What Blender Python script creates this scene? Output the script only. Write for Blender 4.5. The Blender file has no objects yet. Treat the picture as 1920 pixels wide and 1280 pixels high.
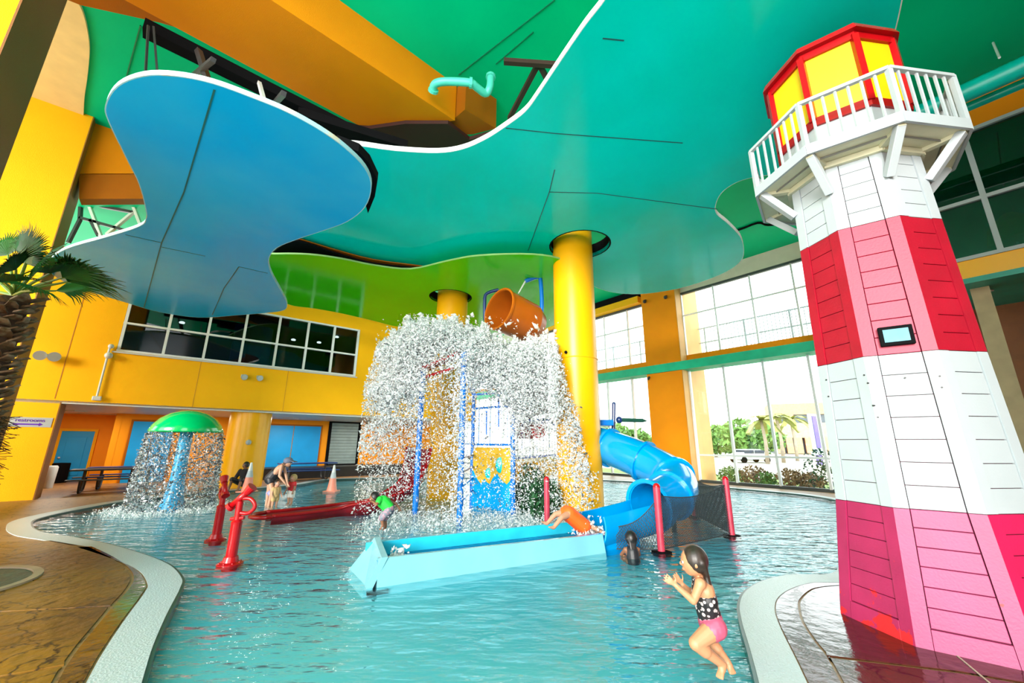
import bpy, bmesh, math, random
import numpy as np
from mathutils import Vector, Matrix
random.seed(7); rng = np.random.default_rng(7)
C = bpy.context.scene.collection
PI = math.pi

# ---------------- camera, world, light, exposure ----------------
H = 1.75; FPX = 747.2; TH = math.radians(14.285); RO = math.radians(-0.427)
cd = bpy.data.cameras.new('camera'); cam = bpy.data.objects.new('camera', cd); C.objects.link(cam)
cd.sensor_width = 36; cd.lens = 36*FPX/1920; cd.clip_end = 600
cam.matrix_world = Matrix.Translation((0, 0, H)) @ Matrix.Rotation(PI/2+TH, 4, 'X') @ Matrix.Rotation(-RO, 4, 'Z')
sc = bpy.context.scene; sc.camera = cam
vs = sc.view_settings; vs.view_transform = 'Standard'; vs.look = 'None'; vs.gamma = 1; vs.use_curve_mapping = False
vs.exposure = 1.27
w = bpy.data.worlds.new('world'); sc.world = w; w.use_nodes = True
nt = w.node_tree; bg = nt.nodes['Background']
tc = nt.nodes.new('ShaderNodeTexCoord'); sp = nt.nodes.new('ShaderNodeSeparateXYZ'); rmp = nt.nodes.new('ShaderNodeValToRGB')
nt.links.new(tc.outputs['Generated'], sp.inputs[0]); nt.links.new(sp.outputs['Z'], rmp.inputs[0])
rmp.color_ramp.elements[0].color = (1, .985, .95, 1); rmp.color_ramp.elements[1].color = (.80, .92, 1, 1)
nt.links.new(rmp.outputs[0], bg.inputs[0]); bg.inputs[1].default_value = 2.25
sd = bpy.data.lights.new('sun', 'SUN'); sd.energy = 2.4; sd.angle = math.radians(22); sd.color = (1, .96, .88)
so = bpy.data.objects.new('sun', sd); C.objects.link(so)
so.rotation_euler = (math.radians(79), 0, math.radians(-22))   # soft daylight coming low from behind the viewer

# ---------------- helpers ----------------
def ray(px, py):
    a, b = px-960, 640-py; c, s = math.cos(RO), math.sin(RO)
    u = a*c+b*s; v = -a*s+b*c
    return Vector((u, FPX*math.cos(TH)-v*math.sin(TH), v*math.cos(TH)+FPX*math.sin(TH)))
def G(px, py, z=0.0):
    d = ray(px, py); t = (z-H)/d.z; return Vector((d.x*t, d.y*t, z))
def D(px, py, y):
    d = ray(px, py); t = y/d.y; return Vector((d.x*t, y, d.z*t+H))
class Frame:
    def __init__(s, p, az):
        a = math.radians(az); s.p = Vector((p[0], p[1], 0)); s.u = Vector((math.sin(a), math.cos(a), 0)); s.n = Vector((math.cos(a), -math.sin(a), 0))
        if s.n.dot(-s.p) < 0: s.n = -s.n
    def P(s, a, d, z): return s.p+s.u*a+s.n*d+Vector((0, 0, z))
    def at(s, px, py, d=0):
        r = ray(px, py); o = s.p+s.n*d; t = s.n.dot(o)/s.n.dot(Vector((r.x, r.y, 0)))
        q = r*t; return (Vector((q.x, q.y, 0))-o).dot(s.u), q.z+H
FL = Frame((-14.28, 12.72), 50.6); FR = Frame((9.86, 19.08), -39.4); FK = Frame((9.86*.73, 19.08*.73), -39.4); FA = Frame((-14.28*.765, 12.72*.765), 50.6)
WF = Frame((0, 0), 90); WF.u = Vector((1, 0, 0)); WF.n = Vector((0, 1, 0))

def cr(pts, n=6, closed=True):
    out = []; m = len(pts)
    for i in range(m if closed else m-1):
        g = (lambda k: pts[k % m]) if closed else (lambda k: pts[min(max(k, 0), m-1)])
        a, b, c, d = g(i-1), g(i), g(i+1), g(i+2)
        for k in range(n):
            t = k/n
            out.append(.5*((2*b)+(c-a)*t+(2*a-5*b+4*c-d)*t*t+(3*b-a-3*c+d)*t*t*t))
    if not closed: out.append(pts[-1])
    return out
def offset(loop, d):
    n = len(loop); out = []
    for i in range(n):
        t = (loop[(i+1) % n]-loop[i-1]); t.z = 0; t.normalize()
        out.append(loop[i]+Vector((t.y, -t.x, 0))*d)
    return out
def area(l): return sum(l[i-1].x*l[i].y-l[i].x*l[i-1].y for i in range(len(l)))/2

class MB:
    def __init__(s): s.v = []; s.f = []
    def add(s, vs, fs):
        o = len(s.v); s.v += [tuple(v) for v in vs]; s.f += [tuple(i+o for i in f) for f in fs]; return s
    def box(s, fr, a0, a1, d0, d1, z0, z1):
        P = fr.P; v = [P(a, d, z) for z in (z0, z1) for a, d in ((a0, d0), (a1, d0), (a1, d1), (a0, d1))]
        f = [(0, 3, 2, 1), (4, 5, 6, 7), (0, 1, 5, 4), (1, 2, 6, 5), (2, 3, 7, 6), (3, 0, 4, 7)]
        return s.add(v, f)
    def cbox(s, c, sx, sy, sz, rz=0):
        ca, sa = math.cos(rz), math.sin(rz); v = []
        for z in (-sz/2, sz/2):
            for x, y in ((-sx/2, -sy/2), (sx/2, -sy/2), (sx/2, sy/2), (-sx/2, sy/2)):
                v.append((c[0]+x*ca-y*sa, c[1]+x*sa+y*ca, c[2]+z))
        return s.add(v, [(0, 3, 2, 1), (4, 5, 6, 7), (0, 1, 5, 4), (1, 2, 6, 5), (2, 3, 7, 6), (3, 0, 4, 7)])
    def bar(s, a, b, wd, ht, up=Vector((0, 0, 1))):
        a = Vector(a); b = Vector(b); t = (b-a).normalized(); x = t.cross(up)
        if x.length < 1e-4: x = t.cross(Vector((0, 1, 0)))
        x.normalize(); y = x.cross(t)
        v = [p+x*i*wd/2+y*j*ht/2 for p in (a, b) for i, j in ((-1, -1), (1, -1), (1, 1), (-1, 1))]
        return s.add(v, [(0, 1, 2, 3), (7, 6, 5, 4), (0, 4, 5, 1), (1, 5, 6, 2), (2, 6, 7, 3), (3, 7, 4, 0)])
    def tube(s, pts, r, n=10, cap=True, arc=None, hollow=0):
        pts = [Vector(p) for p in pts]; rs = r if isinstance(r, (list, tuple)) else [r]*len(pts)
        rings = []; px = None
        for i, p in enumerate(pts):
            t = (pts[min(i+1, len(pts)-1)]-pts[max(i-1, 0)]).normalized()
            if px is None:
                x = t.cross(Vector((0, 0, 1)))
                if x.length < 1e-3: x = t.cross(Vector((0, 1, 0)))
            else: x = px-t*px.dot(t)
            x.normalize(); y = x.cross(t); px = x
            rings.append([p+x*math.cos(2*PI*k/n)*rs[i]+y*math.sin(2*PI*k/n)*rs[i] for k in range(n)])
        v = [q for rg in rings for q in rg]; f = []
        for i in range(len(pts)-1):
            for k in range(n): f.append((i*n+k, i*n+(k+1) % n, (i+1)*n+(k+1) % n, (i+1)*n+k))
        if cap: f += [tuple(range(n-1, -1, -1)), tuple((len(pts)-1)*n+k for k in range(n))]
        return s.add(v, f)
    def lathe(s, c, prof, n=24, cap=True):
        v = []; f = []
        for r, z in prof: v += [(c[0]+r*math.cos(2*PI*k/n), c[1]+r*math.sin(2*PI*k/n), c[2]+z) for k in range(n)]
        for i in range(len(prof)-1):
            for k in range(n): f.append((i*n+k, i*n+(k+1) % n, (i+1)*n+(k+1) % n, (i+1)*n+k))
        if cap: f += [tuple(range(n-1, -1, -1)), tuple((len(prof)-1)*n+k for k in range(n))]
        return s.add(v, f)
    def ball(s, c, r, n=10, m=7, sc_=(1, 1, 1), R=None):
        v = []; f = []; c = Vector(c)
        for i in range(m+1):
            a = PI*i/m
            for k in range(n):
                b = 2*PI*k/n; q = Vector((math.sin(a)*math.cos(b)*sc_[0], math.sin(a)*math.sin(b)*sc_[1], math.cos(a)*sc_[2]))*r
                v.append(c+(R @ q if R else q))
        for i in range(m):
            for k in range(n): f.append((i*n+k, (i+1)*n+k, (i+1)*n+(k+1) % n, i*n+(k+1) % n))
        return s.add(v, f)
    def prism(s, loops, z0, z1):
        """loops: outer polygon then holes, extruded from z0 to z1"""
        bm = bmesh.new()
        for L in loops:
            vv = [bm.verts.new((p.x, p.y, z1)) for p in L]
            for i in range(len(vv)): bm.edges.new((vv[i-1], vv[i]))
        if len(loops) == 1 and len(loops[0]) <= 8: bm.faces.new(list(bm.verts))
        else: bmesh.ops.triangle_fill(bm, use_beauty=True, use_dissolve=False, edges=bm.edges[:], normal=(0, 0, 1))
        bm.verts.index_update(); n = len(bm.verts)
        top = [v.co.copy() for v in bm.verts]; fs = []
        for f in bm.faces:
            ids = [v.index for v in f.verts]; f.normal_update()
            if f.normal.z < 0: ids.reverse()
            fs.append(ids)
        bm.free()
        v = top+[Vector((p.x, p.y, z0)) for p in top]
        f = [tuple(i) for i in fs]+[tuple(n+k for k in reversed(i)) for i in fs]
        o = 0
        for L in loops:
            m = len(L)
            for i in range(m): f.append((o+(i-1) % m, o+i, n+o+i, n+o+(i-1) % m))
            o += m
        return s.add(v, f)
    def ring(s, A, B, z0, z1):
        n = len(A); v = [(p.x, p.y, z) for L, z in ((A, z1), (B, z1), (A, z0), (B, z0)) for p in L]; f = []
        for i in range(n):
            j = (i+1) % n
            f += [(i, j, n+j, n+i), (2*n+i, 3*n+i, 3*n+j, 2*n+j), (i, 2*n+i, 2*n+j, j), (n+i, n+j, 3*n+j, 3*n+i)]
        return s.add(v, f)
    def build(s, name, mat, parent=None, smooth=False, label=None, cat=None, group=None, kind=None, bev=0):
        me = bpy.data.meshes.new(name)
        a = np.array(s.v, dtype=float)
        if parent is None: o3 = np.array([(a[:, 0].min()+a[:, 0].max())/2, (a[:, 1].min()+a[:, 1].max())/2, a[:, 2].min()])
        else:
            p = parent; o3 = np.zeros(3)
            while p: o3 += np.array(p.location); p = p.parent
        me.from_pydata((a-o3).tolist(), [], s.f)
        bm = bmesh.new(); bm.from_mesh(me); bmesh.ops.recalc_face_normals(bm, faces=bm.faces[:]); bm.to_mesh(me); bm.free()
        for m in (mat if isinstance(mat, (list, tuple)) else [mat]): me.materials.append(m)
        if smooth: me.polygons.foreach_set('use_smooth', [True]*len(me.polygons))
        ob = bpy.data.objects.new(name, me); C.objects.link(ob)
        if parent is None: ob.location = o3
        else: ob.parent = parent
        if smooth == 'a':
            m = ob.modifiers.new('s', 'EDGE_SPLIT'); m.split_angle = math.radians(40)
        if bev:
            b = ob.modifiers.new('b', 'BEVEL'); b.width = bev; b.segments = 2; b.limit_method = 'ANGLE'
        return tag(ob, label, cat, group, kind)
def tag(o, label=None, cat=None, group=None, kind=None):
    if label: o['label'] = label
    if cat: o['category'] = cat
    if group: o['group'] = group
    if kind: o['kind'] = kind
    return o
def thing(name, loc, label, cat, group=None):
    o = bpy.data.objects.new(name, None); C.objects.link(o); o.location = loc; o.empty_display_size = .2
    bpy.context.view_layer.update()
    return tag(o, label, cat, group)
def struct(name, mb, mat, **k): return mb.build(name, mat, kind='structure', **k)
def copy_tree(o, parent=None):
    c = o.copy(); C.objects.link(c); c.parent = parent
    for ch in list(o.children): copy_tree(ch, c)
    return c

def M(name, col, rough=.5, var=.12, scale=2.5, bump=0., bscale=40, metal=0, spec=.5, coat=0, col2=None, w2=(.45, .6), detail=4, stretch=None, emit=None):
    m = bpy.data.materials.new(name); m.use_nodes = True; nt = m.node_tree; b = nt.nodes['Principled BSDF']
    b.inputs['Roughness'].default_value = rough; b.inputs['Metallic'].default_value = metal; b.inputs['Specular IOR Level'].default_value = spec
    b.inputs['Coat Weight'].default_value = coat; b.inputs['Coat Roughness'].default_value = .08
    tc = nt.nodes.new('ShaderNodeTexCoord'); src = tc.outputs['Object']
    if stretch:
        mp = nt.nodes.new('ShaderNodeMapping'); mp.inputs['Scale'].default_value = stretch; nt.links.new(src, mp.inputs[0]); src = mp.outputs[0]
    n = nt.nodes.new('ShaderNodeTexNoise'); n.inputs['Scale'].default_value = scale; n.inputs['Detail'].default_value = detail; nt.links.new(src, n.inputs[0])
    r = nt.nodes.new('ShaderNodeValToRGB'); nt.links.new(n.outputs[0], r.inputs[0])
    c = Vector(col[:3]); e = r.color_ramp.elements
    if col2 is None:
        e[0].position = .3; e[1].position = .7; e[0].color = (*(c*(1-var)), 1); e[1].color = (*[min(1, x) for x in c*(1+var)], 1)
    else:
        e[0].position, e[1].position = w2; e[0].color = (*c, 1); e[1].color = (*col2, 1)
    nt.links.new(r.outputs[0], b.inputs['Base Color'])
    if emit:
        b.inputs['Emission Color'].default_value = (*emit[:3], 1); b.inputs['Emission Strength'].default_value = emit[3]
    if bump:
        n2 = nt.nodes.new('ShaderNodeTexNoise'); n2.inputs['Scale'].default_value = bscale; n2.inputs['Detail'].default_value = 5; nt.links.new(src, n2.inputs[0])
        bp = nt.nodes.new('ShaderNodeBump'); bp.inputs['Strength'].default_value = bump; bp.inputs['Distance'].default_value = .02
        nt.links.new(n2.outputs[0], bp.inputs['Height']); nt.links.new(bp.outputs[0], b.inputs['Normal'])
    return m
def glass(name, tint, ior=1.45, rough=.0, base=.05, bump=None, bscale=3, stretch=None, dist=.02, spat=None):
    """thin clear layer: transparent with a fresnel reflection"""
    m = bpy.data.materials.new(name); m.use_nodes = True; nt = m.node_tree; nt.nodes.remove(nt.nodes['Principled BSDF'])
    out = nt.nodes['Material Output']; t = nt.nodes.new('ShaderNodeBsdfTransparent'); t.inputs[0].default_value = (*tint, 1)
    g = nt.nodes.new('ShaderNodeBsdfGlossy'); g.inputs['Roughness'].default_value = rough
    lw_ = nt.nodes.new('ShaderNodeLayerWeight'); lw_.inputs[0].default_value = .5; mx = nt.nodes.new('ShaderNodeMixShader')   # Schlick reflectance, the same from both sides
    pw = nt.nodes.new('ShaderNodeMath'); pw.operation = 'POWER'; pw.inputs[1].default_value = 5; ma = nt.nodes.new('ShaderNodeMath'); ma.operation = 'MULTIPLY_ADD'; r0 = ((ior-1)/(ior+1))**2
    ma.inputs[1].default_value = 1-r0; ma.inputs[2].default_value = r0; fr = lw_; nt.links.new(lw_.outputs['Facing'], pw.inputs[0]); nt.links.new(pw.outputs[0], ma.inputs[0])
    nt.links.new(ma.outputs[0], mx.inputs[0]); nt.links.new(t.outputs[0], mx.inputs[1]); nt.links.new(g.outputs[0], mx.inputs[2])
    if bump:
        tc = nt.nodes.new('ShaderNodeTexCoord'); mp = nt.nodes.new('ShaderNodeMapping'); mp.inputs['Scale'].default_value = stretch or (1, 1, 1)
        nt.links.new(tc.outputs['Object'], mp.inputs[0])
        n = nt.nodes.new('ShaderNodeTexNoise'); n.inputs['Scale'].default_value = bscale; n.inputs['Detail'].default_value = 3; nt.links.new(mp.outputs[0], n.inputs[0])
        bp = nt.nodes.new('ShaderNodeBump'); bp.inputs['Strength'].default_value = bump; bp.inputs['Distance'].default_value = dist
        nt.links.new(n.outputs[0], bp.inputs['Height']); nt.links.new(bp.outputs[0], g.inputs['Normal']); nt.links.new(bp.outputs[0], fr.inputs['Normal'])
    nt.links.new(mx.outputs[0], out.inputs[0])
    return m

YEL = M('yellow_stucco', (.95, .47, .004), .6, .06, .5, .25, 90, spec=.15)
YEL2 = M('yellow_column_paint', (.93, .44, .002), .3, .05, .6, .1, 60, spec=.35)
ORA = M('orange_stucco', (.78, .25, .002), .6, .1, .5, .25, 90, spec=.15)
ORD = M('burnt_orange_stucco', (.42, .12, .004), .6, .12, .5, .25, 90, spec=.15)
CRM = M('cream_paint', (.85, .66, .30), .6, .06)
WHT = M('white_paint', (.40, .45, .475), .5, .03, 2, .08, 40, spec=.3)
GRYL = M('light_grey_paint', (.55, .58, .58), .4, .05)
TEAL = M('teal_panel_paint', (.0, .70, .56), .12, .10, .25, .05, 3, col2=(.0, .84, .74), w2=(.35, .65), spec=.35)
BLUP = M('blue_panel_paint', (.0, .42, .88), .22, .1, .3, .05, 3, col2=(.05, .52, .85), w2=(.45, .75), spec=.4)
GRNP = M('green_panel_paint', (.06, .72, .004), .12, .1, .3, .05, 3, spec=.45)
CEIL = M('green_ceiling_paint', (.0, .58, .26), .4, .12, .3, .05, 4, spec=.2)
BEIG = M('beige_wall_paint', (.62, .60, .48), .6, .05)
BLK = M('black_gap', (.006, .006, .007), .9, .1, spec=.05)
DKM = M('dark_steel', (.03, .03, .032), .5, .2, 8)
BLUE = M('blue_gloss_paint', (.0, .16, .62), .25, .08)
DOORB = M('door_blue_paint', (.0, .36, .85), .5, .08, 1.5)
SLB = M('blue_fibreglass', (.0, .27, .66), .12, .06, 1.2, coat=.4)
SLL = M('pale_aqua_fibreglass', (.17, .46, .54), .2, .08, 1.5, coat=.4)
RED = M('red_gloss_paint', (.36, .003, .006), .25, .1, 3, coat=.1, spec=.35)
REDS = M('red_fibreglass', (.24, .006, .012), .25, .25, 2, coat=.2)
PINK = M('pink_paint', (.40, .02, .06), .5, .08, 3, .1, 50)
PINKD = M('pink_paint_peeling', (.34, .032, .12), .5, .08, 3, .1, 50)
ALU = M('white_aluminium', (.72, .76, .78), .35, .03)
GLS = glass('window_glass', (.93, .97, .97), 1.45)
GLD = glass('dark_window_glass', (.35, .42, .45), 1.5)
GLG = glass('green_tinted_glass', (.25, .5, .42), 1.6)

for m_, v_ in ((TEAL, 1.22), (BLUP, 1.25), (GRNP, 1.3), (CEIL, 1.2)): m_.node_tree.nodes['Principled BSDF'].inputs['IOR'].default_value = v_

# ================= SETTING =================
PSI = [(262, 1330), (275, 1280), (295, 1210), (320, 1150), (343, 1103), (345, 1083), (320, 1058), (270, 1038), (200, 1018), (130, 1005), (80, 997), (62, 985), (75, 972), (150, 955),
       (250, 938), (420, 921), (560, 908)]
inner = [G(*p) for p in PSI]
inner += [Vector((-8.6, 20.2, 0)), Vector((-5.5, 21.3, 0)), Vector((-1.5, 21.6, 0)), Vector((3, 21.3, 0)), Vector((6.6, 19.6, 0)), Vector((8.2, 18.4, 0)), Vector((9.8, 16.6, 0)), Vector((10.7, 15.0, 0)), Vector((10.4, 13, 0)), Vector((9.0, 10.6, 0)), Vector((7.2, 8.3, 0)), Vector((5.4, 7.05, 0))]
inner += [G(*p) for p in [(1560, 1074), (1480, 1077), (1430, 1088), (1395, 1107), (1382, 1132), (1385, 1165), (1400, 1220), (1415, 1280), (1425, 1330)]]
inner += [Vector((1.75, 2.4, 0)), Vector((1.6, 1.2, 0)), Vector((.6, .2, 0)), Vector((-.6, .0, 0)), Vector((-1.8, .7, 0)), Vector((-2.35, 1.9, 0))]
inner = cr(inner, 6)
if area(inner) < 0: inner.reverse()
outer = offset(inner, .36)
lip = offset(inner, .03)
def mixed(name, ca, cb, cc, rough, bump, coat=0):
    m = M(name, ca, rough, .2, .5, bump, 6, col2=cb, w2=(.35, .62), coat=coat, detail=8)
    nt = m.node_tree; b = nt.nodes['Principled BSDF']; old = b.inputs['Base Color'].links[0].from_socket
    tc = [n for n in nt.nodes if n.type == 'TEX_COORD'][0]
    v = nt.nodes.new('ShaderNodeTexVoronoi'); v.feature = 'DISTANCE_TO_EDGE'; v.inputs['Scale'].default_value = 4.5
    nz = nt.nodes.new('ShaderNodeTexNoise'); nz.inputs['Scale'].default_value = 3; nz.inputs['Detail'].default_value = 6
    ad = nt.nodes.new('ShaderNodeMixRGB'); ad.inputs[0].default_value = .35; nt.links.new(tc.outputs['Object'], nz.inputs[0]); nt.links.new(tc.outputs['Object'], ad.inputs[1]); nt.links.new(nz.outputs['Color'], ad.inputs[2]); nt.links.new(ad.outputs[0], v.inputs[0])
    r = nt.nodes.new('ShaderNodeValToRGB'); r.color_ramp.elements[0].position = 0; r.color_ramp.elements[1].position = .05; r.color_ramp.elements[0].color = (1, 1, 1, 1); r.color_ramp.elements[1].color = (0, 0, 0, 1); nt.links.new(v.outputs['Distance'], r.inputs[0])
    n3 = nt.nodes.new('ShaderNodeTexNoise'); n3.inputs['Scale'].default_value = 1.3; nt.links.new(tc.outputs['Object'], n3.inputs[0])
    mu = nt.nodes.new('ShaderNodeMath'); mu.operation = 'MULTIPLY'; nt.links.new(r.outputs[0], mu.inputs[0]); mr_ = nt.nodes.new('ShaderNodeMapRange'); mr_.inputs['From Min'].default_value = .35; mr_.inputs['From Max'].default_value = .55; nt.links.new(n3.outputs[0], mr_.inputs['Value']); nt.links.new(mr_.outputs[0], mu.inputs[1])
    mx = nt.nodes.new('ShaderNodeMixRGB'); nt.links.new(mu.outputs[0], mx.inputs[0]); nt.links.new(old, mx.inputs[1]); mx.inputs[2].default_value = (*cc, 1)
    nt.links.new(mx.outputs[0], b.inputs['Base Color'])
    return m
DECK = mixed('stamped_concrete', (.09, .034, .004), (.22, .10, .004), (.008, .003, .001), .42, .9)
DECKF = mixed('dry_stamped_concrete', (.26, .13, .045), (.36, .19, .07), (.08, .035, .015), .45, .3)
DECKW = mixed('wet_stamped_concrete', (.035, .010, .007), (.10, .03, .015), (.008, .004, .003), .10, .35, 0)
DECKD = mixed('dark_wet_concrete', (.05, .022, .008), (.15, .07, .018), (.01, .005, .003), .1, .4, .3)
TILE = M('white_mosaic_tile', (.44, .50, .51), .3, .05, 60, .3, 60)
LINE = M('dark_green_tile_line', (.01, .07, .06), .3)
big = [Vector((-32, -4, 0)), Vector((26, -4, 0)), Vector((26, 0, 0)), Vector((8.6, 20.7, 0)), Vector((-3.4, 35, 0)), Vector((-32, 35, 0))]
struct('floor', MB().prism([big, outer], -.5, 0), DECKF)
cop = MB().ring(lip, outer, -.05, .012)
struct('trim_1', cop, TILE, label='white mosaic coping band around the pool')
struct('trim_2', MB().ring(inner, lip, -.13, .004), LINE, label='dark tile line along the pool edge')
POOL = M('pool_plaster', (.30, .62, .60), .5, .12, .35, .1, 6, col2=(.02, .46, .52), w2=(.38, .62))
# teal ceiling reflection painted into the bed colour: paler near end, turquoise farther off
def poolmat():
    nt = POOL.node_tree; b = nt.nodes['Principled BSDF']; old = b.inputs['Base Color'].links[0].from_socket
    gm = nt.nodes.new('ShaderNodeNewGeometry'); s = nt.nodes.new('ShaderNodeSeparateXYZ'); nt.links.new(gm.outputs['Position'], s.inputs[0])
    mr = nt.nodes.new('ShaderNodeMapRange'); mr.inputs['From Min'].default_value = 3.0; mr.inputs['From Max'].default_value = 8.0
    nz = [n for n in nt.nodes if n.type == 'TEX_NOISE'][0]
    ad = nt.nodes.new('ShaderNodeMath'); ad.operation = 'MULTIPLY_ADD'; ad.inputs[1].default_value = 5; nt.links.new(nz.outputs[0], ad.inputs[0]); nt.links.new(s.outputs['Y'], ad.inputs[2])
    sb = nt.nodes.new('ShaderNodeMath'); sb.operation = 'SUBTRACT'; sb.inputs[1].default_value = 2.5; nt.links.new(ad.outputs[0], sb.inputs[0]); nt.links.new(sb.outputs[0], mr.inputs['Value'])
    mx = nt.nodes.new('ShaderNodeMixRGB'); nt.links.new(mr.outputs[0], mx.inputs[0]); mx.inputs[1].default_value = (.11, .42, .49, 1); mx.inputs[2].default_value = (.0, .31, .50, 1)
    m2 = nt.nodes.new('ShaderNodeMixRGB'); m2.inputs[0].default_value = .3; nt.links.new(mx.outputs[0], m2.inputs[1]); nt.links.new(old, m2.inputs[2]); nt.links.new(m2.outputs[0], b.inputs['Base Color'])
poolmat()
struct('trim_3', MB().prism([lip], -.4, -.12), POOL, label='pale turquoise plaster pool bed')
# water: real low ripples on a fine grid, clear with a fresnel reflection
WAT = glass('pool_water', (.80, .97, .98), 1.30, .02, bump=1, bscale=2.2, stretch=(1, 2.2, 1), dist=.075)
# ---- water splash foam colour
bpy.context.view_layer.update()
wl = offset(inner, .01); wm = MB().prism([wl], -.035, -.03); nt_ = len(wm.v)//2
wm.f = [f for f in wm.f if all(i < nt_ for i in f)]; wm.v = wm.v[:nt_]
struct('trim_4', wm, WAT, label='clear rippled pool water')

# left deck slabs laid with joints
g = [(169, 1026), (208, 1045), (237, 1066), (247, 1086), (234, 1110), (208, 1138), (178, 1174), (148, 1210), (119, 1250), (101, 1282), (70, 1340)]
gr = cr([G(*p) for p in g], 4, False)
oc = [p for p in outer if p.x < -1.2 and p.y < G(150, 1019).y+.15 and p.y > 1.7 and p.x > -9.5]
ocn = [q for q in oc if G(0, 1016).y*0+q.y < 7.6]
ocn.sort(key=lambda p: -p.y)
# choose near side branch only (below tip)
near_branch = []
tipi = min(range(len(outer)), key=lambda i: outer[i].x if outer[i].y < 12 and outer[i].y > 6 else 99)
k = tipi
cand1 = [outer[(tipi+j) % len(outer)] for j in range(120)]; cand2 = [outer[(tipi-j) % len(outer)] for j in range(120)]
cand = cand1 if cand1[10].y < cand2[10].y else cand2
band_out = [p for p in cand if p.y > 1.6 and p.x < 0][:80]
band_out = [p for i, p in enumerate(band_out) if all(band_out[j].y >= p.y-.6 for j in range(i))]
start = min(range(len(band_out)), key=lambda i: (band_out[i]-G(165, 1022)).length)
band_out = band_out[start:]
gap = .015
def shrink(poly, d=.012):
    if area(poly) < 0: poly = poly[::-1]
    return offset(poly, -d)
slabs = thing('paving', G(100, 1200, 0), 'brown stamped concrete paving with curved border band beside the pool, left', 'paving')
slabs['kind'] = 'structure'; slabs.name = 'floor_paving'
bn = [p+(0, 0)[0]*p for p in band_out]
poly = shrink([p.copy() for p in band_out]+[p.copy() for p in reversed(gr)], .02)
MB().prism([poly], .0, .012).build('slab', DECKD, slabs)
def upto(p, q): return [r for r in gr if q <= r.y <= p]
J = [((-500, 1030), (98, 1014), (169, 1026)), ((-500, 1110), (64, 1090), (232, 1069)), ((-500, 1190), (0, 1149), (205, 1138)), ((-500, 1330), (0, 1271), (119, 1250)), ((-900, 1500), (0, 1500), (60, 1352))]
for a, b in zip(J[:-1], J[1:]):
    top = [G(*p) for p in a]; bot = [G(*p) for p in b]
    mid = [r for r in gr if bot[-1].y+.03 < r.y < top[-1].y-.03]
    MB().prism([shrink(top+mid+bot[::-1], .018)], 0, .012).build('slab', DECK, slabs)
# round planter with raised curb
pc = Vector((-6.9, 5.35, 0)); e_ = G(55, 1092); pr = (e_-pc).length
cir = lambda r, n=40, c=pc: [Vector((c.x+r*math.cos(2*PI*k/n), c.y+r*math.sin(2*PI*k/n), 0)) for k in range(n)]
pl = thing('planter', pc, 'round planting hole with a pale concrete rim cut into the brown deck', 'planter')
MB().ring(cir(pr-.09), cir(pr), 0, .035).build('rim', M('pale_concrete', (.40, .30, .2), .5, .15, 5), pl)
MB().prism([cir(pr-.1)], .0, .018).build('soil', M('dark_teal_cover', (.01, .08, .07), .5, .4, 6, .5, 20), pl)
# right wet deck slabs
outr = [p for p in outer if p.x > 1.6 and 1.5 < p.y < 7.6 and p.x < 5.6]
outr.sort(key=lambda p: math.atan2(p.y-3.6, p.x-4.6) % (2*PI))
cR = [G(*p) for p in [(1640, 1097), (1574, 1099), (1535, 1103), (1517, 1110), (1501, 1126), (1499, 1140), (1506, 1168), (1530, 1205), (1552, 1232), (1580, 1282), (1605, 1330)]]
cR = cr(cR, 4, False)
oR = [G(*p) for p in [(1640, 1086), (1574, 1087), (1502, 1096), (1465, 1112), (1447, 1130), (1448, 1160), (1472, 1220), (1506, 1280), (1528, 1330)]]
# follow the real coping edge
def nearest(q): return min(outer, key=lambda p: (p-q).length)
oR2 = []
for q in cr(oR, 3, False):
    p = nearest(q)
    if not oR2 or (p-oR2[-1]).length > .02: oR2.append(p.copy())
pr_ = thing('floor_wet_paving', G(1600, 1240, 0), 'dark wet brown paving around the lighthouse', 'paving'); pr_['kind'] = 'structure'
MB().prism([shrink(oR2+cR[::-1], .012)], 0, .012).build('slab', DECKW, pr_)
r1 = [r for r in cR if r.y > G(1552, 1232).y]; r2 = [r for r in cR if r.y <= G(1552, 1232).y]
MB().prism([shrink(r1+[G(1552, 1232), G(1800, 1262), G(2600, 1400), Vector((9, 3, 0)), Vector((9, 6.5, 0)), Vector((6, 6.4, 0))], .012)], 0, .012).build('slab', DECKW, pr_)
MB().prism([shrink([G(1552, 1234)]+r2+[Vector((3.0, 2.0, 0)), Vector((8, 1.5, 0)), G(2600, 1402), G(1800, 1264)], .012)], 0, .012).build('slab', DECKW, pr_)
MB().bar(G(1771, 1209, .014), G(1870, 1292, .014), .012, .006).build('joint', M('pale_joint', (.5, .42, .33), .5), pr_)

# ceiling
cpoly = [Vector((-30, -3.5, 0)), Vector((26, -3.5, 0)), Vector((26, 0, 0)), Vector((8.9, 20.7, 0)), Vector((-4.0, 36, 0)), Vector((-30, 36, 0))]
struct('ceiling', MB().prism([cpoly], 10.4, 10.7), CEIL)
cp = cr([G(*p, 10.34) for p in [(130, -20), (150, 12), (160, 40), (167, 80), (167, 110), (163, 150), (158, 185), (156, 225)]], 4, False)+[G(50, 200, 10.34), G(20, 190, 10.34), G(60, -30, 10.34)]
struct('trim_5', MB().prism([cp], 10.34, 10.40), CRM, label='cream ceiling panel with a curved edge beside the near pillar')
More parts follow.
